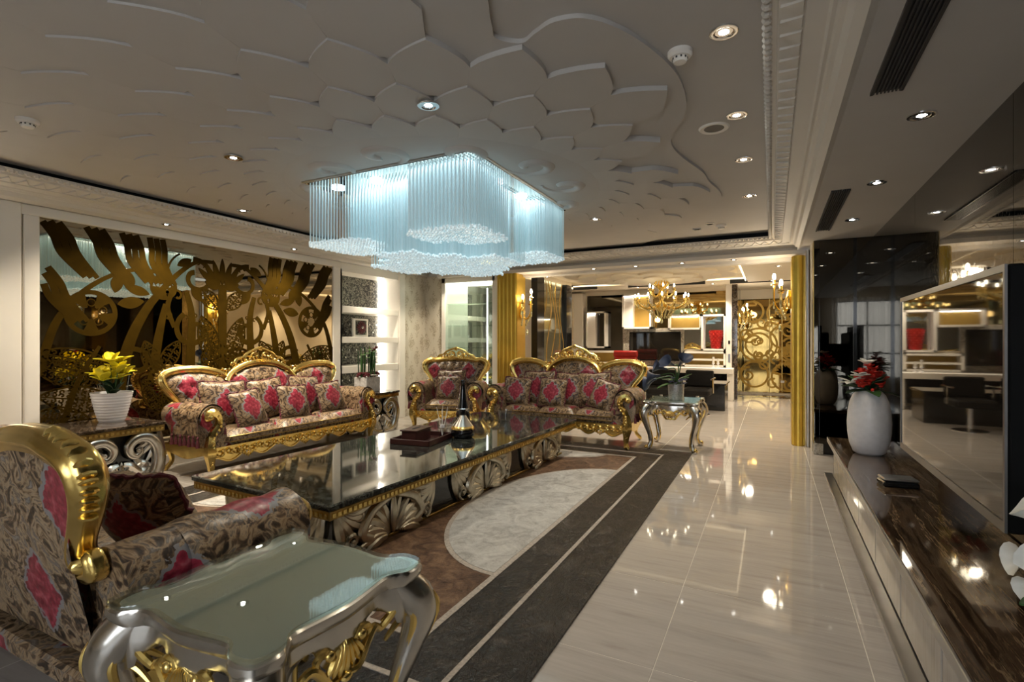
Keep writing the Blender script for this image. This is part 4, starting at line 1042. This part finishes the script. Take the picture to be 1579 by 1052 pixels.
    tops=[(0,1.075),(.18*hw,1.05),(.33*hw,.97),(xv,.885),(xv+.06,.965),(.62*hw,1.02),(.80*hw,1.03),(hw-.08,1.01),(hw,.95)] if seats>1 else [(0,1.05),(.2,1.045),(.4,1.03),(hw,.97)]
    def zt(x):
        x=abs(x)
        for (a,za),(b,zb_) in zip(tops,tops[1:]):
            if x<=b: return za+(zb_-za)*(x-a)/max(b-a,1e-6)
        return tops[-1][1]
    secs=[(-1,-.40),(-.40,.40),(.40,1)] if seats>1 else [(-1,1)]
    for (ua,ub) in secs:
        nu,nv=(16,14) if (ub-ua)<1.5 else (26,14)
        def pt(u,v,front=True):
            uu=ua+(ub-ua)*u; z=.36+v*(zt(uu*hw)-.375); x=uu*halfw(z)
            if not front: return (x*(1+.02/max(.3,abs(halfw(z)))),yb(z)+.085,z)
            e=(max(0,1-abs(2*u-1)**4)*max(0,1-abs(2*v-1)**5))**.5
            tx=(x/.135); tz=(z/.115); row=math.floor(tz); fx=tx+.5*(row%2); d=min(((fx-round(fx))*.135)**2+((tz-row-.5)*.115)**2,1)
            dim=.032*math.exp(-d/.0009) if z>.60 else 0
            return (x,yb(z)+.05-.085*e+dim*e,z)
        m=MB(); m.grid(lambda u,v:pt(u,v),nu*2,nv*2); bo=m.build('back_panel',M['fabric'],t,True,80)
        b=MB(); k=0
        for row in range(5,9):
            z=(row+.5)*.115
            for c_ in range(-10,11):
                x=(c_-.5*(row%2))*.135; uu=x/halfw(z); v=(z-.36)/(zt(uu*hw)-.375) if abs(uu)<=1 else 2
                u=(uu-ua)/(ub-ua)
                if .1<u<.9 and .45<v<.9: q=pt(u,v); MB().ell((q[0],q[1]-.003,q[2]),(.011,.007,.011),6,4).build('button',M['button'],bo)
        m=MB(); m.grid(lambda u,v:pt(1-u,v,False),nu,nv); m.build('back_cover',M['fabric'],t,True,80)
    return t
def place(sofa_loc,rz,l):   # local point of a seat to the room
    c,s=math.cos(rz),math.sin(rz); return (sofa_loc[0]+c*l[0]-s*l[1],sofa_loc[1]+s*l[0]+c*l[1],sofa_loc[2]+l[2])
S1=((-4.86,4.23,0),PI/2); S2=((-2.55,6.27,RZ),0); S3=((-2.72,1.50,RZ),PI); A1=((-4.38,6.40,0),math.radians(20)); A3=((-4.52,1.44,0),math.radians(115))
sofa('sofa','three seat gold framed damask sofa in front of the etched mirror','sofa',*S1,1.16,3,'gold framed sofas')
sofa('sofa','three seat gold framed damask sofa facing the camera at the end of the rug','sofa',*S2,1.0,3,'gold framed sofas')
sofa('sofa','gold framed damask sofa seen from behind at the lower left corner','sofa',*S3,1.0,3,'gold framed sofas')
sofa('armchair','gold framed damask armchair in the far corner beside the glass cabinet','armchair',*A1,.52,1,'gold framed armchairs')
sofa('armchair','damask armchair at the left edge, mostly hidden behind the near sofa','armchair',*A3,.52,1,'gold framed armchairs')
def cs(sd,x,y,size,lean,yaw,label,grp,roll=0,z=None):
    z=(.45+size/2*.97*math.cos(lean)) if z is None else z
    p=place(sd[0],sd[1],(x,y,z)); q=Matrix.Rotation(sd[1]+yaw,4,'Z')@Matrix.Rotation(-lean,4,'X')@Matrix.Rotation(roll,4,'Y')
    c=cushion(p,q.to_euler(),size,label,grp); return c
g='cushions on the mirror side sofa'
cs(S1,-.74,.36,.50,.30,-.1,'large cushion at the left end of the mirror side sofa',g,.05)
cs(S1,-.60,.16,.40,.40,.12,'small cushion leaning in front at the left end of the mirror side sofa',g,-.08)
cs(S1,-.18,.40,.48,.26,.05,'large cushion at the middle back of the mirror side sofa',g,-.06)
cs(S1,.02,.20,.40,.34,-.08,'small cushion in front at the middle of the mirror side sofa',g,.05)
cs(S1,.36,.40,.48,.26,.08,'large cushion behind at the right of the mirror side sofa',g,.1)
cs(S1,.60,.22,.40,.36,-.05,'small cushion in front at the right end of the mirror side sofa',g,-.05)
g='cushions on the far sofa'
cs(S2,-.66,.22,.40,.34,.15,'leftmost cushion on the far sofa',g,.05)
cs(S2,-.40,.40,.48,.26,.0,'large cushion second from left on the far sofa',g,-.04)
cs(S2,-.12,.22,.40,.32,.02,'small front cushion at the middle of the far sofa',g,.03)
cs(S2,.06,.42,.46,.24,.0,'cushion standing behind at the middle of the far sofa',g,.05)
cs(S2,.40,.40,.48,.26,-.05,'large cushion at the right of the far sofa',g,-.05)
cs(S2,.60,.20,.40,.38,-.35,'small tilted cushion against the right arm of the far sofa',g,.22)
g='cushions on the corner armchair'
cs(A1,0,.42,.46,.26,0,'pale gold cushion behind on the corner armchair',g); cs(A1,.0,.24,.38,.30,0,'small red flower cushion in front on the corner armchair',g)
cs(S3,-.42,.30,.44,.55,.35,'dark fringed cushion seen from behind on the near sofa',None)

# ================================================================== CARVED TABLES
def plume(m,root,L,ang,bend,r0,y,n=10):
    a=math.radians(ang); d=(math.cos(a),math.sin(a)); p=(-d[1],d[0]); pts=[]
    for i in range(n+1):
        t=i/n; pts.append((root[0]+L*(t*d[0]+bend*t*t*p[0]),y,root[1]+L*(t*d[1]+bend*t*t*p[1])))
    m.tube(pts,[r0*.7,r0*1.3,r0*1.5,r0*1.2,r0*.6],7,.7,up=(0,1,0))
def acanthus(w,h):
    """a gilt carved panel on the plane y=0, x in -w/2..w/2, z in 0..h"""
    m=MB(); hw=w/2
    for s in (-1,1):
        m.M=Matrix.Diagonal((s,1,1,1))
        for k in range(6): plume(m,(.02+.012*k,.02),h*(.95-.07*k),88-15*k,-.35-.05*k,.026,-.008*k)
        m.tube(cr([(.03,-.035,h-.02),(hw*.42,-.03,h*.72),(hw*.58,-.03,h*.35),(hw*.48,-.03,.06),(hw*.28,-.03,.03),(hw*.2,-.03,.09)],5),[.02,.034,.038,.034,.028,.016],8,.8,up=(0,1,0))
        for k in range(6): plume(m,(hw-.03-.01*k,h-.02),h*(.95-.07*k),268-15*k,-.30-.05*k,.025,-.006*k)
        m.tube([(hw*.72+a,-.02,.075+b) for a,b in spiral(0,0,.06,.015,-90,270,16)],[.012,.02,.018],7)
        m.ell((hw*.72,-.03,.075),(.016,.014,.016),8,5)
        m.tube([(hw*.62+a,-.025,h-.07+b) for a,b in spiral(0,0,.05,.012,90,-260,16)],[.012,.018,.016],7)
        for k in range(4): plume(m,(hw*.55,.05+.02*k),h*.45,150-22*k,.4,.018,-.02)
    m.M=Matrix.Identity(4)
    m.ell((0,-.03,h*.5),(.028,.02,h*.45),8,8)
    fs=[q for q in m.f]; m.f=fs
    return m.mesh('acanthus_carving',M['silver_old'])
def greek_band(m,x0,x1,y,z0,z1,n,axis):
    for i in range(n):
        a=x0+(x1-x0)*(i+.2)/n; b=x0+(x1-x0)*(i+.8)/n
        if axis=='x': m.box(a,y-.006,z0+.012,b,y+.006,z1-.012)
        else: m.box(y-.006,a,z0+.012,y+.006,b,z1-.012)
ct=thing('coffee_table','long coffee table with black marble top and carved silver scroll base','coffee table',(-2.83,3.98,RZ),math.radians(-2.2))
wx,wy=.685,1.85
MB().cbox(-wx,-wy,.368,wx,wy,.408,.008).build('marble_top',M['marble_black'],ct,False)
bd=MB().cbox(-wx+.012,-wy+.012,.315,wx-.012,wy-.012,.368,.004).build('gold_band',M['gold_dark'],ct,False)
m=MB()
for s in (-1,1):
    greek_band(m,-wy+.02,wy-.02,s*(wx-.012),.318,.366,92,'y'); greek_band(m,-wx+.02,wx-.02,s*(wy-.012),.318,.366,34,'x')
tag(m.build('fret_pattern',M['gold'],bd,False),kind='stuff')
MB().box(-wx+.16,-wy+.16,0,wx-.16,wy-.16,.315).build('base_body',M['black'],ct,False)
for s in (-1,1): MB().cbox(s*(wx-.16)-.03,-wy+.14,0,s*(wx-.16)+.03,wy-.14,.022,.004).build('plinth',M['gold_dark'],ct,False)
am=acanthus(1.0,.30); am2=acanthus(.98,.30)
for s in (-1,1):
    for k in (-1,0,1): link('acanthus_carving',am,ct,(s*(wx-.145),k*1.20,.012),(0,0,s*PI/2))
    link('acanthus_carving',am2,ct,(0,s*(wy-.145),.012),(0,0,0 if s<0 else PI))
def scroll_panel(w,h):
    m=MB(); hw=w/2
    for s in (-1,1):
        m.M=Matrix.Diagonal((s,1,1,1))
        big=cr([(.02,.03),(.10,.02),(.22,.05),(.30,.14),(.33,.26),(.31,.38),(.24,.46),(.14,.47),(.07,.41),(.075,.34),(.12,.31),(.165,.34),(.16,.38)],5)
        big=[(p.x*hw/.35,-.03,p.y*h/.50) for p in big]; m.tube(big,[.03,.05,.056,.058,.054,.048,.04,.034,.028,.02],14,.7,.09,5,up=(0,1,0))
        m.ell((.14*hw/.35,-.045,.36*h/.5),(.02,.018,.02),8,6)
        sm=cr([(.02,.25),(.08,.23),(.15,.17),(.20,.18),(.21,.23),(.17,.25)],5); m.tube([(p.x*hw/.35,-.02,p.y*h/.5) for p in sm],[.02,.036,.038,.032,.026,.016],10,.8,.08,4,up=(0,1,0))
        for k in range(5): plume(m,(.03+.02*k,.02),h*(.46-.03*k),85-17*k,-.5,.024,-.02)
        for k in range(4): plume(m,(hw*.93-.01*k,h*.97),h*(.5-.06*k),265-16*k,-.3,.018,-.01)
        m.tube([(a,-.03,b) for a,b in spiral(hw*.52,h*.10,.055,.015,-90,300,18)],[.014,.022,.018],8)
        for k in range(4): plume(m,(hw*.95,.03+.05*k),h*.5,150+6*k,-.35,.018,-.012)
    m.M=Matrix.Identity(4)
    for q in (-1,0,1): m.ell((.03*q,-.03,h*.40-.02*abs(q)),(.02,.02,h*.16),8,6,Matrix.Rotation(q*.35,3,'Y'))
    return m.mesh('scroll_carving',M['silver'])
spm=scroll_panel(.66,.50)
def pedestal(loc,label):
    t=thing('pedestal_table',label,'side table',loc,0,'square carved side tables'); a=.36
    MB().cbox(-a,-a,.572,a,a,.60,.006).build('marble_top',M['marble_dark'],t,False)
    b=MB().cbox(-a+.01,-a+.01,.515,a-.01,a-.01,.572,.004).build('gold_band',M['gold_dark'],t,False); m=MB()
    for s in (-1,1): greek_band(m,-a+.02,a-.02,s*(a-.01),.520,.566,17,'x'); greek_band(m,-a+.02,a-.02,s*(a-.01),.520,.566,17,'y')
    tag(m.build('bead_pattern',M['gold'],b,False),kind='stuff')
    MB().box(-a+.07,-a+.07,0,a-.07,a-.07,.515).build('inner_body',M['black'],t,False)
    for r in (0,PI/2,PI,-PI/2): 
        link('scroll_carving',spm,t,(math.sin(r)*(a-.06),-math.cos(r)*(a-.06),.005),(0,0,r))
    for sx in (-1,1):
        for sy in (-1,1): MB().tube([(sx*(a-.05),sy*(a-.05),0),(sx*(a-.03),sy*(a-.03),.3),(sx*(a-.05),sy*(a-.05),.515)],[.03,.04,.03],8).build('corner_post',M['silver'],t)
    return t
pedestal((-5.42,2.46,0),'square silver scroll table with black top under the yellow flowers')
pedestal((-5.42,5.84,0),'square silver scroll table under the green bamboo planter')

# ================================================================== SILVER CABRIOLE SIDE TABLES
def side_table(loc,label,a=.32):
    t=thing('cabriole_table',label,'side table',loc,0,'silver and gold cabriole tables'); k=a/.325
    Q=[(.325,.262),(.318,.30),(.30,.318),(.262,.325),(.230,.319),(.203,.296),(.165,.283),(.08,.294),(0,.302),(-.08,.294),(-.165,.283),(-.203,.296),(-.230,.319)]
    out=[]
    for i in range(4):
        c,s=math.cos(i*PI/2),math.sin(i*PI/2)
        pts=[q for q in Q]
        out+=[((x*c-y*s)*k,(x*s+y*c)*k) for x,y in pts]
    # remove the doubled corner start: each side starts at its corner
    P=[(p.x,p.y) for p in cr(out,3,True)]
    ring=lambda f,z:[(x*f,y*f,z) for x,y in P]
    m=MB(); m.loft([ring(.86,.545),ring(.90,.555),ring(.97,.56),ring(1.0,.572),ring(1.015,.586),ring(1.01,.60),ring(.985,.606),ring(.9,.606)]); m.build('table_frame',M['silver'],t,True,28)
    m=MB(); m.loft([ring(.985,.6075),ring(1.0,.610),ring(1.0,.616),ring(.99,.6185)]); gt=m.build('glass_top',M['glass_green'],t,False)
    m=MB(); m.loft([ring(.93,.6062),ring(.93,.6068)]); m.build('top_panel',M['table_reflection'],t,False)  # added panel, its colour paints the grey reflection of the glass top
    # apron wall with scalloped lower edge
    def low(x,y):
        u=min(abs(x),abs(y))/k; ua=u/.3
        return .455+.05*math.cos(ua*PI*2.0)*(-1 if ua<.5 else -.6)+(.02 if .3<ua<.8 else 0)
    m=MB(); m.loft([[(x*.93,y*.93,.56) for x,y in P],[(x*.945,y*.945,.52) for x,y in P],[(x*.93,y*.93,low(x,y)) for x,y in P],[(x*.90,y*.90,low(x,y)) for x,y in P],[(x*.89,y*.89,.55) for x,y in P]],True,False); ap=m.build('apron',M['silver'],t,True,60)
    for i in range(4):
        R=Matrix.Rotation(i*PI/2,4,'Z'); m=MB(); m.M=R; y=-.268*k
        for s in (-1,1):
            m.tube(cr([(0,y,.405),(s*.05,y-.012,.40),(s*.085,y-.012,.445),(s*.12,y-.01,.475),(s*.16,y,.45),(s*.19,y-.01,.47),(s*.225,y-.02,.50)],5),[.010,.013,.014,.013,.011,.012,.009],8)
            m.tube(cr([(s*.03,y-.01,.47),(s*.07,y-.012,.50),(s*.10,y-.01,.485),(s*.09,y-.01,.455)],4),[.008,.012,.011,.008],7); m.ell((s*.06,y-.02,.488),(.016,.014,.016),8,5)
            m.tube(cr([(s*.225,y-.02,.50),(s*.245,y-.025,.46),(s*.21,y-.01,.43),(s*.18,y,.40)],4),[.010,.012,.010,.006],7)
        for q in range(-3,4): m.ell((.016*q,y-.018,.45+.004*abs(q)),(.010,.012,.052-.004*abs(q)),6,5,Matrix.Rotation(-q*.22,3,'Y'))
        m.ell((0,y-.02,.40),(.02,.014,.014),8,5)
        m.build('shell_carving',M['gold'],ap)
        # leg
        R=Matrix.Rotation(i*PI/2,4,'Z'); p=[(.255,.56),(.295,.50),(.310,.44),(.285,.33),(.252,.20),(.243,.10),(.262,.035),(.285,.02),(.29,.03)]
        m=MB(); m.M=R; m.tube(cr([(q*k,q*k,z) for q,z in p],5),[.060,.064,.056,.040,.028,.024,.030,.026,.016],12); lg=m.build('leg',M['silver'],t)
        m=MB(); m.M=R
        for dx,dy in ((-.046,.012),(.012,-.046)):
            m.tube(cr([((q+dx*(1 if z>.4 else .6))*k,(q+dy*(1 if z>.4 else .6))*k,z) for q,z in p[:-2]],5),[.008,.013,.014,.011,.008,.008,.01],7)
        m.tube(cr([((q+.042*f)*k,(q+.042*f)*k,z) for q,z,f in ((.255,.55,1),(.295,.50,1),(.310,.44,.95),(.285,.33,.7))],4),[.006,.012,.012,.005],7)
        m.ell((.285*k,.285*k,.035),(.026,.026,.03),8,6); m.build('gold_edge',M['gold'],lg)
    return t
side_table((-1.345,1.07,RZ),'silver and gold cabriole table with glass top in the lower left foreground')
side_table((-1.10,6.72,.0),'silver and gold cabriole table under the blue calla pot',.33)

# ================================================================== TELEVISION WALL
cb=thing('media_cabinet','long low television cabinet of cream tiled drawers along the right wall','cabinet',(.54,2.0,0))
MB().box(.012,-3.9,.03,.49,3.90,.36).build('body',M['tv_side'],cb,False)
MB().cbox(-.07,-3.9,0,.0,4.03,.028,.004).build('plinth',M['steel'],cb,False)
for k in range(-4,6):
    y0=.32+.652*k
    if y0<-3: continue
    MB().cbox(0,y0+.009,.035,.02,min(y0+.643,3.9),.348,.003).build('drawer_front',M['tile'],cb,False)
MB().box(0,3.88,.03,.49,3.9,.36).build('end_panel',M['tile'],cb,False)
ctop=tag(MB().cbox(.50,-1.9,.362,1.035,5.93,.40,.004).build('stone_counter',M['marble_brown'],None,False),'brown veined stone counter on the television cabinet','counter')
MB().cbox(.488,-1.9,.355,.50,5.94,.402,.003).build('steel_edge',M['steel'],ctop,False)
tv=thing('television','very large flat television mounted on the dark mirrored wall','television',(.72,3.13,.40))
MB().cbox(0,-.80,.29,.05,.80,1.215,.008).build('casing',M['tv_side'],tv,False)
MB().box(-.004,-.775,.325,.0,.775,1.19).build('screen',M['screen'],tv,False)
for a in ((-.008,-.80,.29,.0,.80,.325),(-.008,-.80,1.19,0,.80,1.215),(-.008,-.80,.325,0,-.785,1.19),(-.008,.785,.325,0,.80,1.19)): MB().box(*a).build('bezel',M['bezel'],tv,False)
MB().cbox(.05,-.62,.35,.17,.62,1.1,.02).build('rear_housing',M['tv_side'],tv,False); MB().cbox(.15,-.3,.5,.315,.3,.9,.01).build('wall_bracket',M['tv_side'],tv,False)
bx=thing('media_box','small black box with rounded lid on the stone counter','box',(.74,4.15,.40),.15)
MB().cbox(-.10,-.07,0,.10,.07,.035,.01).build('body',M['black'],bx); MB().cbox(-.10,-.07,.037,.10,.07,.055,.01).build('lid',M['steel'],bx); MB().box(.1,-.02,.012,.104,.02,.02).build('port',M['chrome'],bx)
bk=thing('sculpture_ball','',  '',(0,0,0)); bpy.data.objects.remove(bk)

# ================================================================== PLANTS, VASES AND SMALL THINGS
def petal(m,base,L,W,az,el,curl=.3,th=.006):
    """pointed petal with thickness that bends along its length"""
    ca,sa=math.cos(az),math.sin(az); top=[];bot=[]; n=7
    for i in range(n):
        t=i/(n-1); w=W*math.sin(PI*min(1,t*.92+.06))**.8; e=el-curl*t*2
        h=L*(t*math.cos(el)+.0); z=L*(t*math.sin(el)-curl*t*t*.6)
        for sg,dz in ((-1,.12),(0,0),(1,.12)):
            x=h; y=sg*w/2; zz=z+dz*w*abs(sg)
            top.append((base[0]+x*ca-y*sa,base[1]+x*sa+y*ca,base[2]+zz))
    fs=[]
    for i in range(n-1):
        for k in range(2): a=i*3+k; fs.append((a,a+1,a+4,a+3))
    N=len(top); vs=top+[(p[0],p[1],p[2]-th) for p in top]
    f2=fs+[tuple(N+q for q in f[::-1]) for f in fs]
    rim=[i*3 for i in range(n)]+[i*3+2 for i in range(n-1,-1,-1)]
    rim=rim[:n]+[ (n-1)*3+1 ]+rim[n:]+[1]
    for i in range(len(rim)): a=rim[i];b=rim[(i+1)%len(rim)]; f2.append((b,a,N+a,N+b))
    m.add(vs,f2)
R0=random.Random(11)
# yellow flowers
yp=thing('flower_pot','white ribbed pot of yellow flowers on the silver scroll table','potted plant',(-5.50,2.58,.60))
prof=[(0,0),(.095,0)]
for k in range(10):
    z=.01+.026*k; r=.10+.055*(k/9)**.8; prof+=[(r,z),(r+.007,z+.010),(r+.005,z+.02)]
prof+=[(.165,.272),(.155,.272),(.15,.25),(0,.245)]
MB().lathe(prof,32).build('pot',M['ceramic'],yp,True,60); MB().lathe([(0,.246),(.15,.25)],24).build('soil',M['soil'],yp)
for k in range(12):
    a=R0.uniform(0,2*PI); r=R0.uniform(.02,.13); h=R0.uniform(.38,.56); x,y=r*math.cos(a),r*math.sin(a)
    MB().tube(cr([(x*.3,y*.3,.25),(x*.7,y*.7,.3+.3*(h-.25)),(x,y,h)],3),.005,5).build('stem',M['leaf'],yp)
    m=MB(); n=5
    for q in range(n): petal(m,(x,y,h),R0.uniform(.11,.15),.085,2*PI*q/n+a,R0.uniform(.3,1.2),.25)
    m.ell((x,y,h+.01),.012,6,4); m.build('yellow_flower',M['yellow'],yp,True,70)
for k in range(12):
    m=MB(); petal(m,(0,0,.25),R0.uniform(.15,.22),.06,R0.uniform(0,6.3),R0.uniform(.5,1.2),.3); m.build('leaf',M['leaf_dark'],yp,True,70)
# bamboo planter
bp=thing('bamboo_planter','pale stone box planter with upright green bamboo and maroon blooms','potted plant',(-5.34,5.80,.60))
MB().cbox(-.12,-.15,0,.12,.15,.22,.006).build('pot',M['stone_pot'],bp,False)
for k in range(16):
    x,y=R0.uniform(-.08,.08),-.12+.24*k/15; h=R0.uniform(.5,.68)
    MB().tube([(x,y,.2),(x+R0.uniform(-.01,.01),y+R0.uniform(-.01,.01),h)],.009,6).build('bamboo_stem',M['leaf_dark'] if k%3 else M['leaf'],bp)
for k in range(7):
    m=MB(); petal(m,(R0.uniform(-.06,.1),R0.uniform(-.12,.14),R0.uniform(.38,.64)),.09,.05,R0.uniform(-.8,1.4),.2,.2); m.build('leaf',M['leaf_pale'],bp,True,70)
for k in range(4):
    x,y,h=R0.uniform(-.03,.08),R0.uniform(0,.12),R0.uniform(.6,.66); MB().tube([(x*.6,y*.6,.2),(x,y,h-.04),(x+.02,y+.01,h)],.007,5).build('pitcher_stem',M['leaf'],bp); MB().ell((x+.02,y,h),(.02,.03,.02),8,5).build('pitcher_bloom',M['maroon_petal'],bp)
for k,(x,y) in enumerate(((.08,-.11),(.08,.1),(-.02,.14),(0,-.13))):
    m=MB()
    for q in range(26): a,b=R0.uniform(0,6.3),R0.uniform(0,1.5); m.ell((x+.055*math.cos(a)*math.cos(b),y+.055*math.sin(a)*math.cos(b),.235+.05*math.sin(b)),.016,5,4)
    m.build('maroon_bloom',M['maroon_petal'],bp)
for k in range(5):
    m=MB(); c=(.1,-.05+.03*k,.235)
    for q in range(5): petal(m,c,.05,.03,q*1.26,.5,.2,.003)
    m.build('white_bloom',M['white_petal'],bp,True,70)
# blue calla pot
cp=thing('calla_pot','silver pot with slate blue callas and green leaves on the far glass table','potted plant',(-1.07,6.66,.6185))
MB().lathe([(0,0),(.085,0),(.09,.01),(.10,.19),(.094,.19),(.09,.17),(0,.165)],28).build('pot',M['silver_pot'],cp,True,50)
def calla(m,base,d,L,R,up):
    """trumpet flower"""
    D=Vector(d).normalized(); u=D.orthogonal().normalized(); v=D.cross(u); rings=[]
    for i in range(7):
        t=i/6; r=R*(.15+.85*t**2.2); c=Vector(base)+D*L*t; rg_=[]
        for k in range(12):
            a=2*PI*k/12; tip=1+.35*max(0,math.cos(a))**3*t*t; rg_.append(tuple(c+u*math.cos(a)*r*tip+v*math.sin(a)*r+D*L*.25*max(0,math.cos(a))**2*t*t))
        rings.append(rg_)
    m.loft(rings,True,False); m.loft([[tuple(Vector(p)*.0+(Vector(p)-Vector(base))*.97+Vector(base)) for p in r] for r in rings][::-1],True,False)
for k,(x,y,z,dx,dy,dz) in enumerate(((-.18,-.06,.30,-1,-.2,-.15),(-.10,-.08,.38,-.8,-.4,.25),(-.02,-.05,.43,-.4,-.6,.3),(.03,.03,.42,.3,-.3,.4),(-.24,.0,.25,-1,.1,-.4))):
    MB().tube(cr([(0,0,.17),(x*.4+.04,y*.4,.17+.7*(z-.17)+.06),(x,y,z)],4),.007,6).build('stem',M['leaf'],cp)
    m=MB(); calla(m,(x,y,z),(dx,dy,dz),.15,.085,0); m.build('calla_bloom',M['blue_petal'],cp,True,80)
for k,(az,L,el,c) in enumerate(((-2.4,.30,.1,.45),(-1.9,.28,.6,.6),(.2,.26,.9,.5),(-.6,.24,.8,.6),(2.8,.24,.5,.5),(-2.9,.22,.5,.4))):
    m=MB(); petal(m,(.03,-.02,.20),L,.085,az,el,c); m.build('leaf',M['leaf'],cp,True,70)
for k in range(14):
    m=MB(); a=R0.uniform(-2.8,.2); c=(.09*math.cos(a)+.02,.08*math.sin(a)-.02,R0.uniform(.2,.27))
    for q in range(5): petal(m,c,.035,.022,q*1.26,.6,.2,.002)
    m.build('violet_bloom',M['violet_petal'],cp,True,70)
# white vase with red and white flowers
vv=thing('vase','tall rounded white vase of red and white flowers on the stone counter','vase',(.73,5.20,.40))
MB().lathe([(0,0),(.085,0),(.115,.02),(.142,.09),(.155,.18),(.158,.27),(.152,.36),(.138,.44),(.115,.50),(.085,.535),(.07,.535),(.09,.49),(0,.45)],36).build('body',M['ceramic_tex'],vv,True,60)
for k in range(20):
    a=R0.uniform(0,2*PI); r=R0.uniform(0,.12); c=(r*math.cos(a),r*math.sin(a)-.02,.60+R0.uniform(0,.15)-.3*r)
    m=MB()
    for q in range(6): petal(m,c,.055,.045,q*1.05+a,R0.uniform(.2,.9),.15,.004)
    m.ell(c,.018,6,4)
    m.build('red_bloom',M['red_petal'],vv,True,70)
for k,(x,y,z) in enumerate(((-.13,-.08,.60),(-.08,-.12,.66),(-.02,-.05,.76))):
    m=MB()
    for q in range(6): petal(m,(x,y,z),.12 if k<1 else .08,.06,2.4+q*.95,R0.uniform(0,.8),.2,.004)
    m.build('white_bloom',M['white_petal'],vv,True,70)
for k in range(14):
    m=MB(); petal(m,(0,0,.53),R0.uniform(.16,.24),.09,R0.uniform(0,6.3),R0.uniform(-.1,1.0),.35); m.build('leaf',M['leaf_dark'] if k%3 else M['leaf'],vv,True,70)
for k in range(5):
    a=R0.uniform(0,6.3); MB().tube([(0,0,.5),(.1*math.cos(a),.1*math.sin(a)-.03,.55)],.004,5).ell((.1*math.cos(a),.1*math.sin(a)-.03,.55),.014,6,4).build('berry_sprig',M['red_petal'],vv)
# white callas at the right edge
wc=thing('calla_vase','vase of white calla lilies cut by the right edge of the picture','vase',(.745,1.93,.40))
MB().lathe([(0,0),(.05,0),(.06,.02),(.065,.12),(.045,.2),(.05,.22),(.042,.22),(.04,.18),(0,.1)],24).build('body',M['black_glass'],wc)
for k,(x,y,z,dx,dy,dz) in enumerate(((-.055,-.02,.36,-.6,-.6,.15),(-.06,.06,.32,-.9,-.3,.1),(-.05,.03,.27,-.8,-.5,-.25),(-.02,-.06,.25,-.5,-.7,-.2),(-.03,.10,.40,-.5,.2,.6),(.03,0,.42,.1,-.3,.8),(-.04,-.02,.20,-.7,-.5,-.5))):
    MB().tube(cr([(0,0,.12),(x*.3,y*.3,.12+.8*(z-.12)),(x,y,z)],4),.007,6).build('stem',M['leaf'],wc); m=MB(); calla(m,(x,y,z),(dx,dy,dz),.075,.042,0); b=m.build('calla_bloom',M['white_petal'],wc,True,80)
    MB().tube([(x,y,z),(x+dx*.06,y+dy*.06,z+dz*.06)],.006,6).build('spadix',M['yellow'],b)
for k in range(5): m=MB(); petal(m,(0,0,.2),.2,.07,-2.6+k*.7,.5,.4); m.build('leaf',M['leaf'],wc,True,70)
# things on the coffee table
ZC=RZ+.408
ty=thing('tray','shallow maroon leather tray on the coffee table','tray',(-2.91,3.89,ZC),math.radians(8))
MB().cbox(-.20,-.24,0,.20,.24,.008,.003).build('tray_base',M['leather_brown'],ty,False)
for a in ((-.20,-.24,0,-.188,.24,.05),(.188,-.24,0,.20,.24,.05),(-.20,-.24,0,.20,-.228,.05),(-.20,.228,0,.20,.24,.05)): MB().cbox(*a,r=.003).build('rim',M['leather_brown'],ty,False)
tb=thing('tissue_box','maroon leather tissue box with a slot standing on the tray','box',(-2.95,3.86,ZC+.009),math.radians(8))
MB().cbox(-.075,-.15,0,.075,.13,.10,.006).build('body',M['leather_brown'],tb,False); MB().box(-.085,-.16,.10,.085,.14,.112).build('lid',M['leather_brown'],tb,False); MB().prism([(.018*math.cos(t),-.01+.08*math.sin(t)) for t in [2*PI*i/20 for i in range(20)]],.112,.1135,'z').build('slot',M['dark_void'],tb,False)
rd=thing('reed_diffuser','small clear bottle of reeds with a white collar on the tray','diffuser',(-2.79,4.04,ZC+.009))
MB().lathe([(0,0),(.03,0),(.032,.01),(.032,.06),(.014,.085),(.014,.1)],16).build('bottle',M['glass_bottle'],rd); MB().lathe([(.0,.1),(.022,.1),(.022,.125),(0,.125)],14).build('collar',M['ceramic'],rd)
for k in range(6): a=2*PI*k/6; MB().tube([(0,0,.02),(.06*math.cos(a),.06*math.sin(a),.30-.02*(k%2))],.0022,5).build('reed',M['candle'],rd)
tvz=thing('bottle','tall black bottle with a long neck and silver band on the coffee table','bottle',(-2.80,4.42,ZC))
MB().lathe([(0,0),(.065,0),(.07,.01),(.07,.19),(.064,.215)],24).build('body',M['black_glass'],tvz); MB().lathe([(.064,.215),(.066,.22),(.066,.245),(.06,.25)],24).build('band',M['chrome'],tvz); MB().lathe([(.06,.25),(.045,.33),(.03,.42),(.024,.50),(.03,.53),(.022,.535),(0,.5)],20).build('neck',M['black_glass'],tvz)
fk=thing('flask','short round black flask with a broad silver band on the coffee table','bottle',(-2.66,4.20,ZC))
MB().lathe([(0,0),(.085,0),(.11,.02),(.12,.055),(.115,.085)],28).build('body',M['black_glass'],fk); MB().lathe([(.115,.085),(.113,.093),(.108,.105),(.10,.115)],28).build('band',M['gold'],fk); MB().lathe([(.10,.115),(.05,.18),(.028,.215)],28).build('shoulder',M['silver'],fk); MB().lathe([(.028,.215),(.028,.26),(.032,.265),(0,.262)],18).build('stopper',M['black_glass'],fk)
gl=thing('glass_vase','clear glass vase standing at the far part of the coffee table','vase',(-2.75,5.25,ZC))
MB().lathe([(0,0),(.05,0),(.055,.01),(.07,.10),(.085,.13),(.08,.13),(.06,.02),(0,.015)],20).build('body',M['glass_bottle'],gl)
